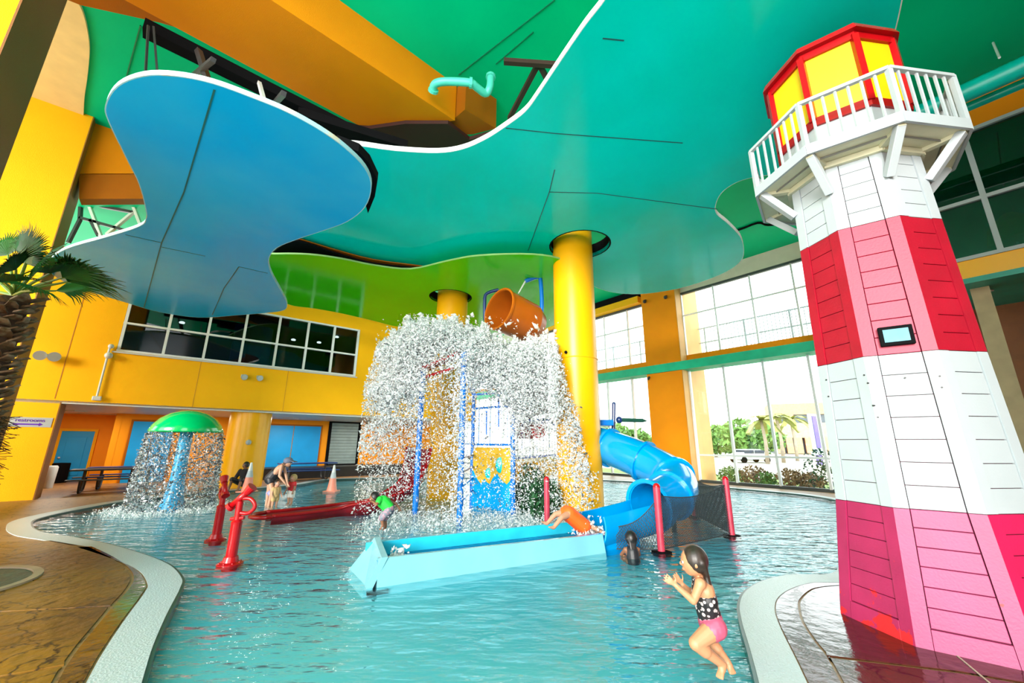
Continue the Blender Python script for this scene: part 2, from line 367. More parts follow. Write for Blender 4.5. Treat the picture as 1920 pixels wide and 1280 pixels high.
# orange ceiling beam (vertical near face over L1, soffit to the lower line)
BH = 9.35
FB_ = Frame(G(509, 0, BH)[:2], 0)
a = G(490, -12, BH); b = G(853, 226, BH); u = (b-a).normalized(); far1 = G(338, 56, BH); far2 = G(693, 246, BH)
u2 = (far2-far1).normalized()
st = a-u*6; stf = far1-u2*6
bm_ = MB(); bl = [st, b, far2, stf]
bt = thing('ceiling_beam', Vector((b.x, b.y, BH)), 'long orange boxed beam running diagonally under the green ceiling', 'beam')
MB().prism([bl], BH, 10.4).build('casing', ORA, bt)
gk = G(886, 259, BH)
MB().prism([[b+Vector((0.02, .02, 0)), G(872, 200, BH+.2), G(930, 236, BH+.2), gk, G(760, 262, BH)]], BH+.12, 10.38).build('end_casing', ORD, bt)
MB().prism([[G(690, 242, 9.2), G(760, 232, 9.2), G(840, 232, 9.2), G(880, 262, 9.2), G(925, 250, 9.2), G(930, 275, 9.2), G(860, 300, 9.2), G(640, 300, 9.2), G(580, 235, 9.2)]], 9.2, 9.3).build('dark_bulkhead', M('dark_maroon_board', (.035, .006, .004), .6), bt)
# left cross beam
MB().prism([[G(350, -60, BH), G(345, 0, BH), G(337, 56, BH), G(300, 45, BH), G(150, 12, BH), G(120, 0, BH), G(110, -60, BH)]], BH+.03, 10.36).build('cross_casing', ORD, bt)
# dark void structure between blue panel and beam
vd = MB()
P1 = G(300, 45, 9.9); P2 = G(700, 262, 9.0)
vd.bar(G(270, 52, 8.8), G(700, 268, 8.8), .25, .22)
vd.bar(G(560, 225, 8.6), G(760, 285, 8.6), .6, .2)
vd.build('steel_joist', BLK, label='black steel joist beside the orange beam above the blue panel', cat='joist')
xs = thing('ceiling_bracing', G(390, 140, 8), 'dark crossed steel bracing above the blue ceiling panel', 'bracing')
for a_, b_, r in (((350, 152), (400, 112), .035), ((372, 95), (392, 160), .045), ((486, 155), (496, 192), .03), ((510, 200), (532, 175), .04), ((278, 48), (272, 150), .015), ((288, 50), (296, 150), .015)):
    MB().bar(G(*a_, 8.6), G(*b_, 7.6), r*2, r*2).build('rod', ALU if a_[0] == 486 else DKM, xs)
rb = thing('roof_bracing', G(950, 150, 9), 'rusty dark truss members in the green ceiling gap beside the teal panel', 'bracing')
for a_, b_ in (((945, 115), (1045, 122)), ((1008, 122), (955, 222)), ((1012, 122), (1032, 160))):
    MB().bar(G(*a_, 9.6), G(*b_, 9.5), .1, .1).build('rod', M('rusty_steel', (.05, .02, .015), .7), rb)
# left outer cladding sheet seams in the high green ceiling
sm = MB()
for a_, b_ in (((1040, 0), (860, 140)), ((1000, 60), (930, 120)), ((263, 48), (235, 150))): sm.bar(G(*a_, 10.39), G(*b_, 10.39), .02, .02)
struct('trim_6', sm, M('dark_green_seam', (0, .2, .1), .5), label='fine seams in the green ceiling')

# floating ceiling panels
def panel(name, label, px, z, th, mat, rim, holes=(), seams=(), rimth=None, n=4):
    L = cr([G(*p, z) for p in px], n)
    if area(L) < 0: L.reverse()
    c = sum(L, Vector())/len(L); t = thing(name, Vector((c.x, c.y, z)), label, 'ceiling panel')
    hl = [cir(r, 32, Vector((x, y, 0))) for x, y, r in holes]
    MB().prism([L]+hl, z, z+th).build('soffit_board', mat, t)
    MB().ring(offset(L, .0), offset(L, .014), z, z+th).build('edge_trim', rim, t)
    for h in hl: MB().ring(offset(h, .0), offset(h, .04), z-.004, z+th+.3).build('hole_collar', BLK, t)
    for s_ in seams:
        pts = [G(*p, z-.002) for p in s_]; m = MB()
        for p, q in zip(pts[:-1], pts[1:]): m.bar(p, q, .02, .008)
        m.build('seam', M('seam', (0, .12, .13), .6), t)
    return t
RIMW = M('white_edge_paint', (.82, .84, .84), .5, .1, 6)
col1 = (G(1098, 968)); col2 = G(827, 932); col3 = G(434, 912)
teal_px = [(1155, -40), (1135, 0), (1100, 45), (1072, 85), (1040, 132), (1010, 177), (985, 210), (948, 238), (910, 262), (868, 280), (820, 287), (740, 283), (640, 272), (560, 290), (480, 350), (480, 420),
           (540, 448), (600, 465), (650, 478), (700, 489), (760, 497), (820, 499), (900, 499), (1000, 499), (1060, 508), (1110, 535), (1150, 548), (1200, 551), (1260, 543), (1310, 530), (1360, 510), (1388, 490), (1394, 470), (1388, 445), (1365, 420), (1344, 402), (1341, 385), (1352, 362), (1378, 343), (1412, 332), (1480, 318), (1560, 260), (1640, 160), (1672, 75), (1690, 0), (1694, -40), (1500, -160), (1300, -120)]
panel('ceiling_panel', 'huge curved teal floating ceiling panel with a white edge, in the middle', teal_px, 7.4, .11, TEAL, RIMW, [(col1.x+.12, col1.y+.05, .86)],
      [[(1040, 318), (1030, 360), (990, 470)], [(1030, 360), (1120, 362), (1345, 392)], [(948, 240), (1040, 250), (1280, 268)], [(1130, 72), (1170, 76)]])
blue_px = [(600, 245), (540, 212), (480, 187), (400, 158), (330, 144), (270, 144), (222, 163), (200, 198), (206, 230), (240, 300), (262, 345), (274, 390), (275, 410), (262, 425), (200, 445), (125, 467), (95, 490), (100, 515), (150, 540),
           (240, 568), (300, 585), (372, 595), (440, 591), (500, 586), (532, 581), (537, 568), (526, 545), (508, 512), (503, 487), (517, 465), (560, 447), (605, 432), (650, 415), (683, 388), (695, 350), (683, 315), (645, 277)]
panel('ceiling_panel', 'blue hourglass-shaped floating ceiling panel at the left', blue_px, 5.9, .07, BLUP, M('weathered_pale_blue_edge', (.35, .65, .75), .6, .3, 4, col2=(.6, .55, .4), w2=(.55, .7)), (),
      [[(402, 168), (345, 360), (303, 455), (270, 576)], [(303, 455), (235, 440)], [(303, 463), (385, 480)], [(502, 512), (448, 500), (420, 540), (398, 590)]])
green_px = [(506, 480), (520, 477), (580, 478), (640, 486), (700, 498), (770, 505), (840, 490), (900, 480), (1000, 478), (1060, 490), (1110, 520), (1100, 560), (1060, 600), (980, 625), (880, 622), (800, 615), (745, 612), (700, 601), (640, 587), (590, 578), (540, 570), (515, 545), (503, 505)]
panel('ceiling_panel', 'glossy grass-green floating ceiling panel behind the blue and teal ones', green_px, 7.0, .05, GRNP, M('pale_green_edge', (.25, .5, .15), .5), [(col2.x, col2.y, .75)])

bp_ = [o for o in bpy.data.objects if o.get('label', '').startswith('blue hourglass')][0]
MB().prism([[G(*p, 6.15) for p in [(630, 268), (672, 284), (692, 305), (708, 338), (703, 368), (690, 400), (670, 330)]]], 6.15, 6.3).build('gap_shade_board', BLK, bp_)  # shadow beside the blue panel's end, drawn as a black board
gp_ = [o for o in bpy.data.objects if o.get('label', '').startswith('glossy grass')][0]
MB().prism([cr([G(*p, 7.2) for p in [(508, 482), (530, 460), (560, 452), (620, 472), (700, 494), (800, 505), (780, 512), (640, 496), (560, 486)]], 3)], 7.2, 7.24).build('gap_shade_board', BLK, gp_)  # shade in the gap before the green panel, drawn as a black board
MB().prism([cr([G(*p, 7.3) for p in [(552, 446), (620, 466), (700, 487), (790, 499), (800, 503), (700, 495), (610, 476), (560, 458)]], 3)], 7.3, 7.33).build('orange_gap_board', ORD, gp_)
# columns
def column(c, r, top, label, mat=YEL2, ringz=None):
    t = thing('column', Vector((c.x, c.y, -.15)), label, 'column')
    MB().lathe((c.x, c.y, 0), [(r, -.15), (r, top)], 48).build('shaft', mat, t, smooth='a')
    if ringz: MB().lathe((c.x, c.y, ringz), [(r+.004, -.02), (r+.02, -.01), (r+.02, .01), (r+.004, .02)], 48, False).build('joint_band', YEL2, t, smooth=True)
    return t
c1 = column(Vector((col1.x-.02, col1.y+.55, 0)), .60, 10.4, 'round bright yellow column rising through a hole in the teal panel', ringz=4.05)
MB().ball(D(1061, 660, col1.y+.02), .045, 8, 6).build('knob', BLK, c1)
column(Vector((col2.x, col2.y+.5, 0)), .58, 10.4, 'round orange-yellow column under the green panel, behind the spray')
column(Vector((-10.75, 16.75, 0)), .74, 2.95, 'short thick yellow column under the windowed left wall')

# left wall
W_ = MB(); W_.box(FL, -3.5, 15.9, -.5, 0, 2.9, 4.72).box(FL, -3.5, 15.9, -.5, 0, 6.95, 8.0).box(FL, -3.5, .95, -.5, 0, 4.72, 6.95).box(FL, 9.02, 15.9, -.5, 0, 4.72, 6.95)
W_.box(FL, -3.5, 0, -.8, 0, -.02, 2.9)
struct('wall_left', W_, YEL, label='yellow stucco wall with the dark window band')
seam = MB()
for px in (373, 540): 
    s_, z_ = FL.at(px, 700); seam.box(FL, s_-.006, s_+.006, 0, .006, 2.95, 4.65)
seam.box(FL, -.15, -.13, 0, .006, 3, 7.9)
struct('trim_7', seam, M('seam_orange', (.45, .18, .02), .6), label='control joints in the yellow wall')
struct('trim_8', MB().box(FL, -8, 15.9, -7.5, 0, 2.86, 2.95), GRYL, label='pale grey soffit over the recess')
struct('trim_15', MB().box(FL, .002, .03, -.8, .002, 0, 2.9), M('return_brown_shade', (.26, .10, .012), .6), label='return face of the sign wall, shade coloured brown')  # shade on the return face, put in as a brown strip
# recess back walls
B_ = MB().box(FL, -8, 1.1, -7.6, -7.3, 0, 2.9).box(FL, 1.1, 15.9, -5.6, -5.3, 0, 2.9).box(FL, .9, 1.12, -7.5, -5.3, 0, 2.9).box(FL, -3.4, -3.2, -7.5, -.8, 0, 2.9)
struct('wall_recess', B_, M('recess_orange', (.95, .34, .01), .6, .06, .5, spec=.15), label='orange wall at the back of the recess')
# windows on left wall
wn = thing('window_1', FL.P(5, -.1, 4.72), None, None); wn['kind'] = 'structure'; wn['label'] = 'dark ribbon window in the yellow wall'
ms = [1.0, 2.16, 3.32, 4.48, 5.66, 6.79, 7.89, 8.98]
for i, s_ in enumerate(ms): MB().box(FL, s_-.04, s_+.04, -.14, .02, 4.72, 6.95).build('mullion', ALU, wn)
for z_ in (4.74, 5.72, 6.93): MB().box(FL, .95, 9.02, -.13, .015, z_-.035, z_+.035).build('transom', ALU, wn)
for a_, b_ in zip(ms[:-1], ms[1:]):
    for z0, z1 in ((4.77, 5.69), (5.75, 6.9)): MB().box(FL, a_+.04, b_-.04, -.09, -.08, z0, z1).build('pane', GLD, wn)
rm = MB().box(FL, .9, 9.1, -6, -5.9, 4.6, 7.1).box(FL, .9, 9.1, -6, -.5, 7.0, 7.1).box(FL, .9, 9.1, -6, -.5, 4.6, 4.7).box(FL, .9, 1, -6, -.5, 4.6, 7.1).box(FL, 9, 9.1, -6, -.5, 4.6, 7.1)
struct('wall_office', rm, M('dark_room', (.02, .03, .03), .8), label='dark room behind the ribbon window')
for px, r in ((455, .32), (490, .5)):
    s_, z_ = FL.at(px, 620, -3); q = FL.P(s_, -3, 4.7); MB().lathe(q, [(r, 0), (r, 2.3)], 20).build('indoor_column', M('indoor_blue', (.02, .12, .45), .4), smooth='a', label='blue round column seen inside the dark window, '+('slimmer left one' if r < .4 else 'thicker right one'), cat='column', group='blue columns inside the window')
for (px, py) in ((341, 606), (550, 638), (598, 643), (632, 627)):
    s_, z_ = FL.at(px, py, -2); q = FL.P(s_, -2, min(z_, 6.9)); MB().lathe(q, [(.09, 0), (.1, .05), (.05, .08)], 12).build('ceiling_light', M('lamp_glow', (.9, .9, .8), .5, emit=(1, .95, .8, 3)), label='small ceiling light glowing behind the dark ribbon window, '+{341: 'leftmost, behind the second pane column', 550: 'behind the fifth pane column', 598: 'second from the right', 632: 'rightmost, in the last pane'}[px], cat='light', group='lights behind the ribbon window')
MB().box(FL, .85, 9.1, .0, .05, 4.64, 4.69).build('sill', GRYL, wn)

# doors in recess
def fr_at(px, py, d): return FL.at(px, py, d)
d_ = -7.3
s0, zt = fr_at(119, 802, d_); s1, _ = fr_at(181, 802, d_); zt = 2.12; s0, s1 = s0, s1
dr = thing('door_1', FL.P((s0+s1)/2, d_, 0), None, None); dr['kind'] = 'structure'; dr['label'] = 'blue panelled door in the orange recess wall'
MB().box(FL, s0, s1, d_, d_+.06, 0, zt).build('leaf', DOORB, dr)
wd = s1-s0
MB().box(FL, s0+.2*wd, s1-.2*wd, d_+.06, d_+.085, .25, zt-.25).build('raised_panel', DOORB, dr, bev=.01)
MB().box(FL, s0-.1, s0, d_, d_+.1, 0, zt+.1).box(FL, s1, s1+.1, d_, d_+.1, 0, zt+.1).box(FL, s0, s1, d_, d_+.1, zt, zt+.1).build('frame', YEL, dr)
MB().ball(FL.P(s0+.12*wd, d_+.1, 1.0), .04).build('door_handle', ALU, dr)
d_ = -5.3
for k, (x0, x1, yt, lb) in enumerate([(218, 330, 784, 'wide blue shutter door split by a centre seam, behind the mushroom fountain'), (498, 603, 792, 'wide blue shutter door behind the woman in black')]):
    s0, z0 = fr_at(x0, yt, d_); s1, _ = fr_at(x1, yt, d_); s0 = max(s0, 1.5)
    dr = thing('door_%d' % (k+2), FL.P((s0+s1)/2, d_, 0), None, None); dr['kind'] = 'structure'; dr['label'] = lb
    m_ = (s0+s1)/2; zt = 2.55
    for q0, q1 in ((s0, m_-.02), (m_+.02, s1)): MB().box(FL, q0, q1, d_, d_+.06, .35 if k else 0, zt).build('leaf', DOORB, dr)
    MB().box(FL, s0-.08, s1+.08, d_, d_+.04, zt, zt+.08).box(FL, s0-.08, s0, d_, d_+.04, 0, zt).box(FL, s1, s1+.08, d_, d_+.04, 0, zt).build('frame', ORD, dr)
s0, _ = fr_at(622, 800, d_); s1, _ = fr_at(672, 800, d_)
dr = thing('door_4', FL.P((s0+s1)/2, d_, 0), None, None); dr['kind'] = 'structure'; dr['label'] = 'grey roller shutter at the dark end of the recess'
for i in range(14): MB().box(FL, s0, s1, d_, d_+.05, .55+i*.16, .55+i*.16+.15).build('slat', M('shutter_grey', (.22, .30, .30), .5) if i == 0 else bpy.data.materials['shutter_grey'], dr, bev=.012)
MB().box(FL, s0-.15, s1+.15, d_, d_+.03, 0, 2.9).build('dark_frame', BLK, dr)
for i, (a_, d_) in enumerate(((-.2, -4.2), (3.2, -3.2), (7.2, -3.2), (11.2, -3.2))):  # fill lamps added to brighten the dark recess
    q = FL.P(a_, d_, 2.82); lf = thing('ceiling_light', q, 'added fill light under the recess soffit, '+['above the blue door', 'behind the mushroom fountain', 'right of the short yellow column', 'above the grey shutter'][i], 'light', 'added fill lights under the recess soffit')
    MB().cbox(q+Vector((0, 0, .02)), .5, .5, .04).build('housing', GRYL, lf)
    l_ = bpy.data.lights.new('recess_fill', 'AREA'); l_.size = .5; l_.energy = 38; l_.color = (1, .9, .75); lo = bpy.data.objects.new('recess_fill', l_); C.objects.link(lo); lo.location = q+Vector((0, 0, -.03))
# dark low kerb along the far pool side
struct('trim_9', MB().box(FL, 4.9, 15.5, -4.9, -3.4, 0, .5), M('dark_bench_wall', (.015, .012, .01), .5), label='low dark bench wall behind the far pool edge')

# near and second pillar: yellow front face, return face with its shade painted brown
BRN = M('dark_brown_shade', (.24, .075, .010), .6, .1, .6, .3, 90)
BRN2 = M('brown_shade', (.30, .12, .01), .6, .1, .6, .3, 90)
def pillar(pa, pb, L, wdt, label, brn, top=10.4, bot=-.02):
    dA = ray(*pa).xy; dB = ray(*pb).xy; ru = FL.n.xy*-1
    # A = a*dA ; A + L*ru = b*dB
    det = dA.x*-dB.y+dB.x*dA.y; a = (-L*ru.x*-dB.y+(-dB.x)*(L*ru.y)*-1*-1)/det if False else None
    import numpy as _n
    sol = _n.linalg.solve(_n.array([[dA.x, -dB.x], [dA.y, -dB.y]]), _n.array([-L*ru.x, -L*ru.y]))
    A = dA*float(sol[0]); f = Frame((A.x, A.y), 50.6)
    t = thing('wall_pillar', Vector((A.x, A.y, 0)), label, None); t['kind'] = 'structure'
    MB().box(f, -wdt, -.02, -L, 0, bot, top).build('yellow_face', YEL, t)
    MB().box(f, -.02, 0, -L, 0, bot, top).build('shade_brown_face', brn, t)
    return A
A1 = pillar((22, 50), (65, 165), 1.1, 3, 'near pillar with a wide return face shaded dark brown at the top left', BRN)
s_, z_ = FA.at(125, 380)
fA = Frame(FA.P(s_, 0, 0)[:2], 50.6)
A2 = FA.P(s_, 0, 0); fB = FL.n*-1; rB = ray(145, 380)
# length of the return face: the ray through its far edge meets the line from A2 into the wall
Lr = -(A2.x*rB.y-A2.y*rB.x)/(fB.x*rB.y-fB.y*rB.x); print('Lr', Lr, A1, A2)
pr2 = pillar((125, 380), (145, 380), Lr, 5, 'tall yellow pillar with a narrow return face shaded brown behind the palm', BRN2)
# orange wall section hanging between pillar and blue panel, with a brown soffit beam
f3 = Frame(FA.P(0, -.3, 0)[:2], 50.6)
q = [f3.at(*p, 0) for p in [(176, 222), (300, 262), (300, 325), (148, 325)]]
hb = thing('ceiling_beam', f3.P(q[3][0], 0, q[3][1]), 'orange wall beam with a brown underside between the yellow pillar and the blue panel', 'beam')
v = [f3.P(s_, 0, z_) for s_, z_ in q]; v2 = [f3.P(s_, -.4, z_) for s_, z_ in q]
MB().add(v+v2, [(0, 1, 2, 3), (7, 6, 5, 4), (0, 4, 5, 1), (1, 5, 6, 2), (2, 6, 7, 3), (3, 7, 4, 0)]).build('face', ORA, hb)
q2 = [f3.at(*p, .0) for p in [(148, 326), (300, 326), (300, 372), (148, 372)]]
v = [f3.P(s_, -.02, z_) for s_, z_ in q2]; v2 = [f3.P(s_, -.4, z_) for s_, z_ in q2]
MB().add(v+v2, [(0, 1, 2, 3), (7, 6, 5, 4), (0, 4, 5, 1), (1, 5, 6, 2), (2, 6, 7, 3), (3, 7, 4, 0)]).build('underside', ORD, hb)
tr = thing('roof_truss', FL.P(-.5, -1, 8), 'pale steel truss seen in the opening between yellow pillar and blue panel', 'truss')
for a_, b_, m_ in (((165, 378), (190, 445), ALU), ((245, 372), (265, 425), ALU), ((140, 378), (250, 398), DKM), ((150, 408), (235, 432), DKM), ((250, 398), (200, 440), ALU), ((152, 380), (150, 412), DKM), ((150, 412), (128, 455), DKM), ((170, 412), (185, 442), DKM)):
    MB().bar(D(*a_, 13.6), D(*b_, 13.6), .1, .1).build('strut', m_, tr)

# ---- right wall ----
def mull(fr, px, py): return fr.at(px, py)[0]
rw = MB().box(FR, -9, 22, -.4, 0, 9.6, 10.4)
struct('wall_right', rw, BEIG, label='beige wall strip above the tall windows')
struct('trim_10', MB().box(FR, -9, 22, -.5, .02, 5.80, 6.20), ORA, label='orange spandrel beam between the two rows of windows')
struct('trim_11', MB().box(FR, -9, 22, -.3, .7, 5.38, 5.80), M('green_soffit', (0, .45, .25), .5), label='green soffit strip above the tall lower windows')
struct('trim_12', MB().box(FR, -9, 22, -.2, .03, -.02, .12).box(FR, -9, 22, -.1, .03, 9.5, 9.62), M('dark_frame_metal', (.05, .06, .06), .4), label='dark sill and head frame of the windows')
lw = thing('window_2', FR.P(0, 0, 0), None, None); lw['kind'] = 'structure'; lw['label'] = 'tall lower window wall with grey mullions'
l_ms = [mull(FR, 1372, 815), mull(FR, 1454, 815), mull(FR, 1541, 815)]
stp = (l_ms[0]-l_ms[2])/2; lm = [l_ms[2]+stp*i for i in range(-2, 17)]
for s_ in lm: MB().box(FR, s_-.045, s_+.045, -.1, .05, .1, 5.4).build('mullion', ALU, lw)
MB().box(FR, -9, 22, -.08, .04, 1.22, 1.30).build('transom', ALU, lw)
for a_, b_ in zip(lm[:-1], lm[1:]):
    for z0, z1 in ((.12, 1.22), (1.3, 5.4)): MB().box(FR, a_+.045, b_-.045, -.03, -.025, z0, z1).build('pane', GLS, lw)
uw = thing('window_3', FR.P(0, 0, 6.2), None, None); uw['kind'] = 'structure'; uw['label'] = 'upper window row with a balcony railing outside'
um = [mull(FR, 1336, 537), mull(FR, 1405, 517), mull(FR, 1482, 495)]; stp = (um[0]-um[2])/2; um = [um[2]+stp*i for i in range(-2, 17)]
for s_ in um: MB().box(FR, s_-.035, s_+.035, -.1, .03, 6.2, 9.52).build('mullion', ALU, uw)
MB().box(FR, -9, 22, -.08, .02, 8.3, 8.36).build('transom', ALU, uw)
for a_, b_ in zip(um[:-1], um[1:]): MB().box(FR, a_+.035, b_-.035, -.04, -.035, 6.2, 9.52).build('pane', GLS, uw)
bal = thing('balcony_railing', FR.P(0, -1.6, 6.2), 'pale grey metal balcony railing outside the upper windows', 'railing')
RL = M('pale_railing_paint', (.42, .50, .54), .4)
for z_ in (7.9, 7.1): MB().box(FR, -6, 12, -1.65, -1.6, z_-.03, z_+.03).build('rail', RL, bal)
i = 0; s_ = -4.6
while s_ < 3.4:
    MB().box(FR, s_-.014, s_+.014, -1.64, -1.61, 6.2, 7.9).build('baluster', RL, bal); s_ += .17
for s_ in (-5, -3, -1, 1, 3, 5, 7, 9): MB().box(FR, s_-.035, s_+.035, -1.66, -1.59, 6.2, 7.95).build('post', RL, bal)
struct('trim_13', MB().box(FR, -9, 14, -1.9, -.5, 6.05, 6.2), BEIG, label='balcony slab outside')
bs = [o for o in bpy.data.objects if o.name.startswith('wall_right')]
# big rear pillar
Cc = G(1300, 905); FP = Frame((Cc.x, Cc.y), -39.4)
s1, _ = FP.at(1201, 550); FQ = Frame((Cc.x, Cc.y), 50.6); s2, _ = FQ.at(1303, 545)
s1 = abs(s1); s2 = abs(s2)
t = thing('wall_pillar', Vector((Cc.x, Cc.y, 0)), 'large square orange pillar between the tall windows', None); t['kind'] = 'structure'
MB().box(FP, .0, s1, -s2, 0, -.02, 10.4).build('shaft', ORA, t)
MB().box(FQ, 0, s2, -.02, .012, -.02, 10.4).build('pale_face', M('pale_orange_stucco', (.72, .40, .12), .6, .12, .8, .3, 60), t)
for px, py in ((1211, 566), (1250, 558), (1218, 710)):
    s_, z_ = FP.at(px, py); o = MB().ball(FP.P(s_, .12, z_), .1 if py < 600 else .07, 12, 8)
    o.box(FP, s_-.04, s_+.04, 0, .08, z_+.02, z_+.12).build('dome_camera', DKM, None, smooth=True, label='small dark dome camera on the orange pillar, %s' % ('upper left one' if px == 1211 else 'upper right one' if px == 1250 else 'lower one'), cat='camera', group='cameras on the orange pillar')
# bright orange piece of wall left of the pillar
struct('trim_14', MB().box(FR, 3.6, 12, .02, .5, 9.62, 10.0), YEL, label='yellow lintel above the farther upper windows')

struct('trim_16', MB().box(FR, 3.4, 12, .02, .5, 10.02, 10.38), BLK, label='black void above the yellow lintel')
# projecting upper block at the right
kb = thing('wall_gallery', FK.P(-5, 0, 6), None, None); kb['kind'] = 'structure'; kb['label'] = 'projecting gallery with white framed green windows behind the lighthouse'
MB().box(FK, -26, -3.6, -.3, 0, 5.75, 6.2).build('orange_band', YEL2, kb)  # gallery and wall below run on out of view, added to block light
MB().box(FK, -26, -3.6, -.3, 0, 9.6, 10.4).build('header', ORA, kb)
MB().box(FK, -26, -3.6, -5, -.0, 5.62, 5.75).build('soffit', M('teal_soffit', (0, .30, .22), .4), kb)
MB().box(FK, -3.7, -3.6, -4, 0, 5.75, 10.4).build('side', ORA, kb)
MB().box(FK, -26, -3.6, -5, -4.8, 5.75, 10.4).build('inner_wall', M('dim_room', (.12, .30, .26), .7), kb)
km = [FK.at(1815, 300)[0], FK.at(1860, 450)[0]]; print('km', km)
k0 = FK.at(1838, 350)[0]
for s_ in (k0-2.9, k0-1.45, k0, k0+1.45): MB().box(FK, s_-.05, s_+.05, -.1, .06, 6.2, 9.6).build('mullion', WHT, kb)
for z_ in (6.24, 7.7, 9.56): MB().box(FK, -26, -3.6, -.1, .05, z_-.045, z_+.045).build('transom', WHT, kb)
for a_, b_ in ((k0-2.9, k0-1.45), (k0-1.45, k0), (k0, k0+1.45)):
    for z0, z1 in ((6.28, 7.66), (7.74, 9.52)): MB().box(FK, a_+.05, b_-.05, -.03, -.025, z0, z1).build('pane', GLG, kb)
s_, z_ = FK.at(1900, 430, -1.2)
cu = thing('umbrella', FK.P(s_, -1.2, z_-1.2), 'folded olive yellow umbrella behind the gallery glass at the right edge', 'umbrella')
MB().lathe(FK.P(s_, -1.2, z_), [(.45, -.35), (.5, -.3), (.42, .15), (.1, .45)], 12).build('canopy', M('olive_fabric', (.35, .35, .02), .8), cu)
MB().tube([FK.P(s_, -1.2, z_-1.3), FK.P(s_, -1.2, z_)], .03).build('pole', ALU, cu)
struct('wall_light_block', MB().cbox((14.25, -3.6, 5.2), 23.5, .3, 10.4), ORA, label='unseen orange wall added behind the viewer to block light, right part')  # added out of view to cut the light on the lighthouse
# downlights in soffit
for px, py in ((1848, 545), (1838, 582)):
    r_ = G(px, py, 5.60); MB().cbox((r_.x, r_.y, 5.595), .3, .1, .03, 0).build('soffit_light', M('lamp_housing', (.5, .45, .4), .4), None, label='small flat light under the teal soffit, '+('front' if py == 545 else 'rear')+' one', cat='light', group='lights under the gallery')
# beige column under gallery and dark backing
s_, z_ = FK.at(1872, 650, -.6)
MB().box(FK, s_-.14, s_+.18, -1.0, -.6, 0, 5.62).build('square_column', M('tan_column_paint', (.42, .32, .16), .5), None, label='square tan column under the gallery at the right edge', cat='column')
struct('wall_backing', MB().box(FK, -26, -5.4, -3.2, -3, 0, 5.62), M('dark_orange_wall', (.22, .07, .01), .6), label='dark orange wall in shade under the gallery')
# pipe under ceiling
pp = thing('duct', G(1850, 150, 9.9), 'long teal pipe hung under the ceiling at the top right', 'pipe')
TP = M('teal_pipe_paint', (0, .50, .42), .3)
pa, pb = FK.at(1700, 215, 1.0), FK.at(1920, 118, 1.0)
zz = 9.15; a_ = G(1720, 215, zz); b_ = G(1925, 122, zz); dd = (b_-a_).normalized()
MB().tube([a_-dd*3, b_+dd*4], .2, 14).build('pipe', TP, pp, smooth='a')
a2 = G(1735, 232, zz); b2 = G(1925, 158, zz); MB().tube([a2-dd*3, b2+dd*4], .1, 10).build('pipe', TP, pp, smooth='a')
MB().tube([G(1874, 108, zz), G(1862, 80, 10.3)], .02).build('hanger', ALU, pp)
# teal pipe elbow on the beam
pe = thing('drain_pipe', G(815, 165, 9.3), 'mint green bent drain pipe on the side of the orange beam', 'pipe')
MT = M('mint_pipe_paint', (.10, .68, .55), .3)
q = [G(812, 172, 9.45), G(815, 158, 9.5), G(835, 153, 9.5), G(880, 155, 9.5), G(893, 163, 9.5), G(910, 175, 9.5), G(918, 165, 9.6), G(920, 146, 9.9)]
MB().tube(cr(q, 4, False), .085, 12).build('pipe', MT, pe, smooth='a')
for i in (0, 3, 7): MB().tube([q[i], q[i]+(q[min(i+1, 7)]-q[i-1 if i else 0]).normalized()*.06], .115, 12).build('collar', MT, pe)

# ---- outside ----
struct('ground_outside', MB().add([FR.P(-60, -.6, -.12), FR.P(160, -.6, -.12), FR.P(160, -260, -.12), FR.P(-60, -260, -.12)], [(0, 1, 2, 3)]), M('sunny_pavement', (.42, .37, .29), .8, .1, .3))
struct('lawn_outside', MB().box(FR, -30, 30, -6.5, -2.4, -.12, -.08), M('lawn', (.20, .26, .05), .9, .3, 3), label='grass strip outside')
def leafy(c, r, n, mats, size, nm, label, cat, sz=.8, group=None, trunk=None):
    t = thing(nm, Vector((c[0], c[1], c[2])), label, cat, group); m = MB()
    d = rng.normal(size=(n, 3)); d /= np.linalg.norm(d, axis=1)[:, None]; d *= (rng.random((n, 1))**.4)*r; d[:, 2] *= sz
    for q in d:
        p = Vector(c)+Vector(q)+Vector((0, 0, r*sz*.9+(trunk or 0))); a = Vector(rng.normal(size=3)).normalized(); b = a.cross(Vector(rng.normal(size=3))).normalized()
        m.add([p-a*size, p+b*size*.45, p+a*size, p-b*size*.45], [(0, 1, 2, 3)])
    m.build('foliage', mats, t)
    if trunk: MB().tube([c, Vector(c)+Vector((0, 0, trunk+r*.5))], [r*.08, r*.05]).build('trunk', M('bark', (.25, .17, .1), .9), t)
    return t
LF = M('shrub_green', (.10, .22, .03), .7, .5, 6); LF2 = M('shrub_olive_red', (.22, .13, .05), .7, .5, 6); LF3 = M('tree_green', (.13, .26, .05), .8, .4, 2); LFD = M('dark_shrub_green', (.01, .07, .02), .7, .4, 6)
for i, (px, r, mt, lb) in enumerate([(1372, .65, LF, 'low green shrub outside the window, beside the pillar'), (1412, .7, LF2, 'olive and reddish shrub outside the window, left of the second mullion'), (1436, .5, LF, 'small green shrub outside the window at the second mullion'), (1484, .65, LF2, 'reddish shrub outside the window right of the second mullion'), (1518, .55, LF2, 'low reddish shrub outside between mullion and dark bush'), (1549, .85, LFD, 'tall dark green bush outside the window beside the lighthouse')]):
    s_, _ = FR.at(px, 890, -1.5); leafy(FR.P(s_, -1.5, -.1), r, 420, mt, .09, 'shrub', lb, 'shrub', .7 if mt is not LFD else 1.1)
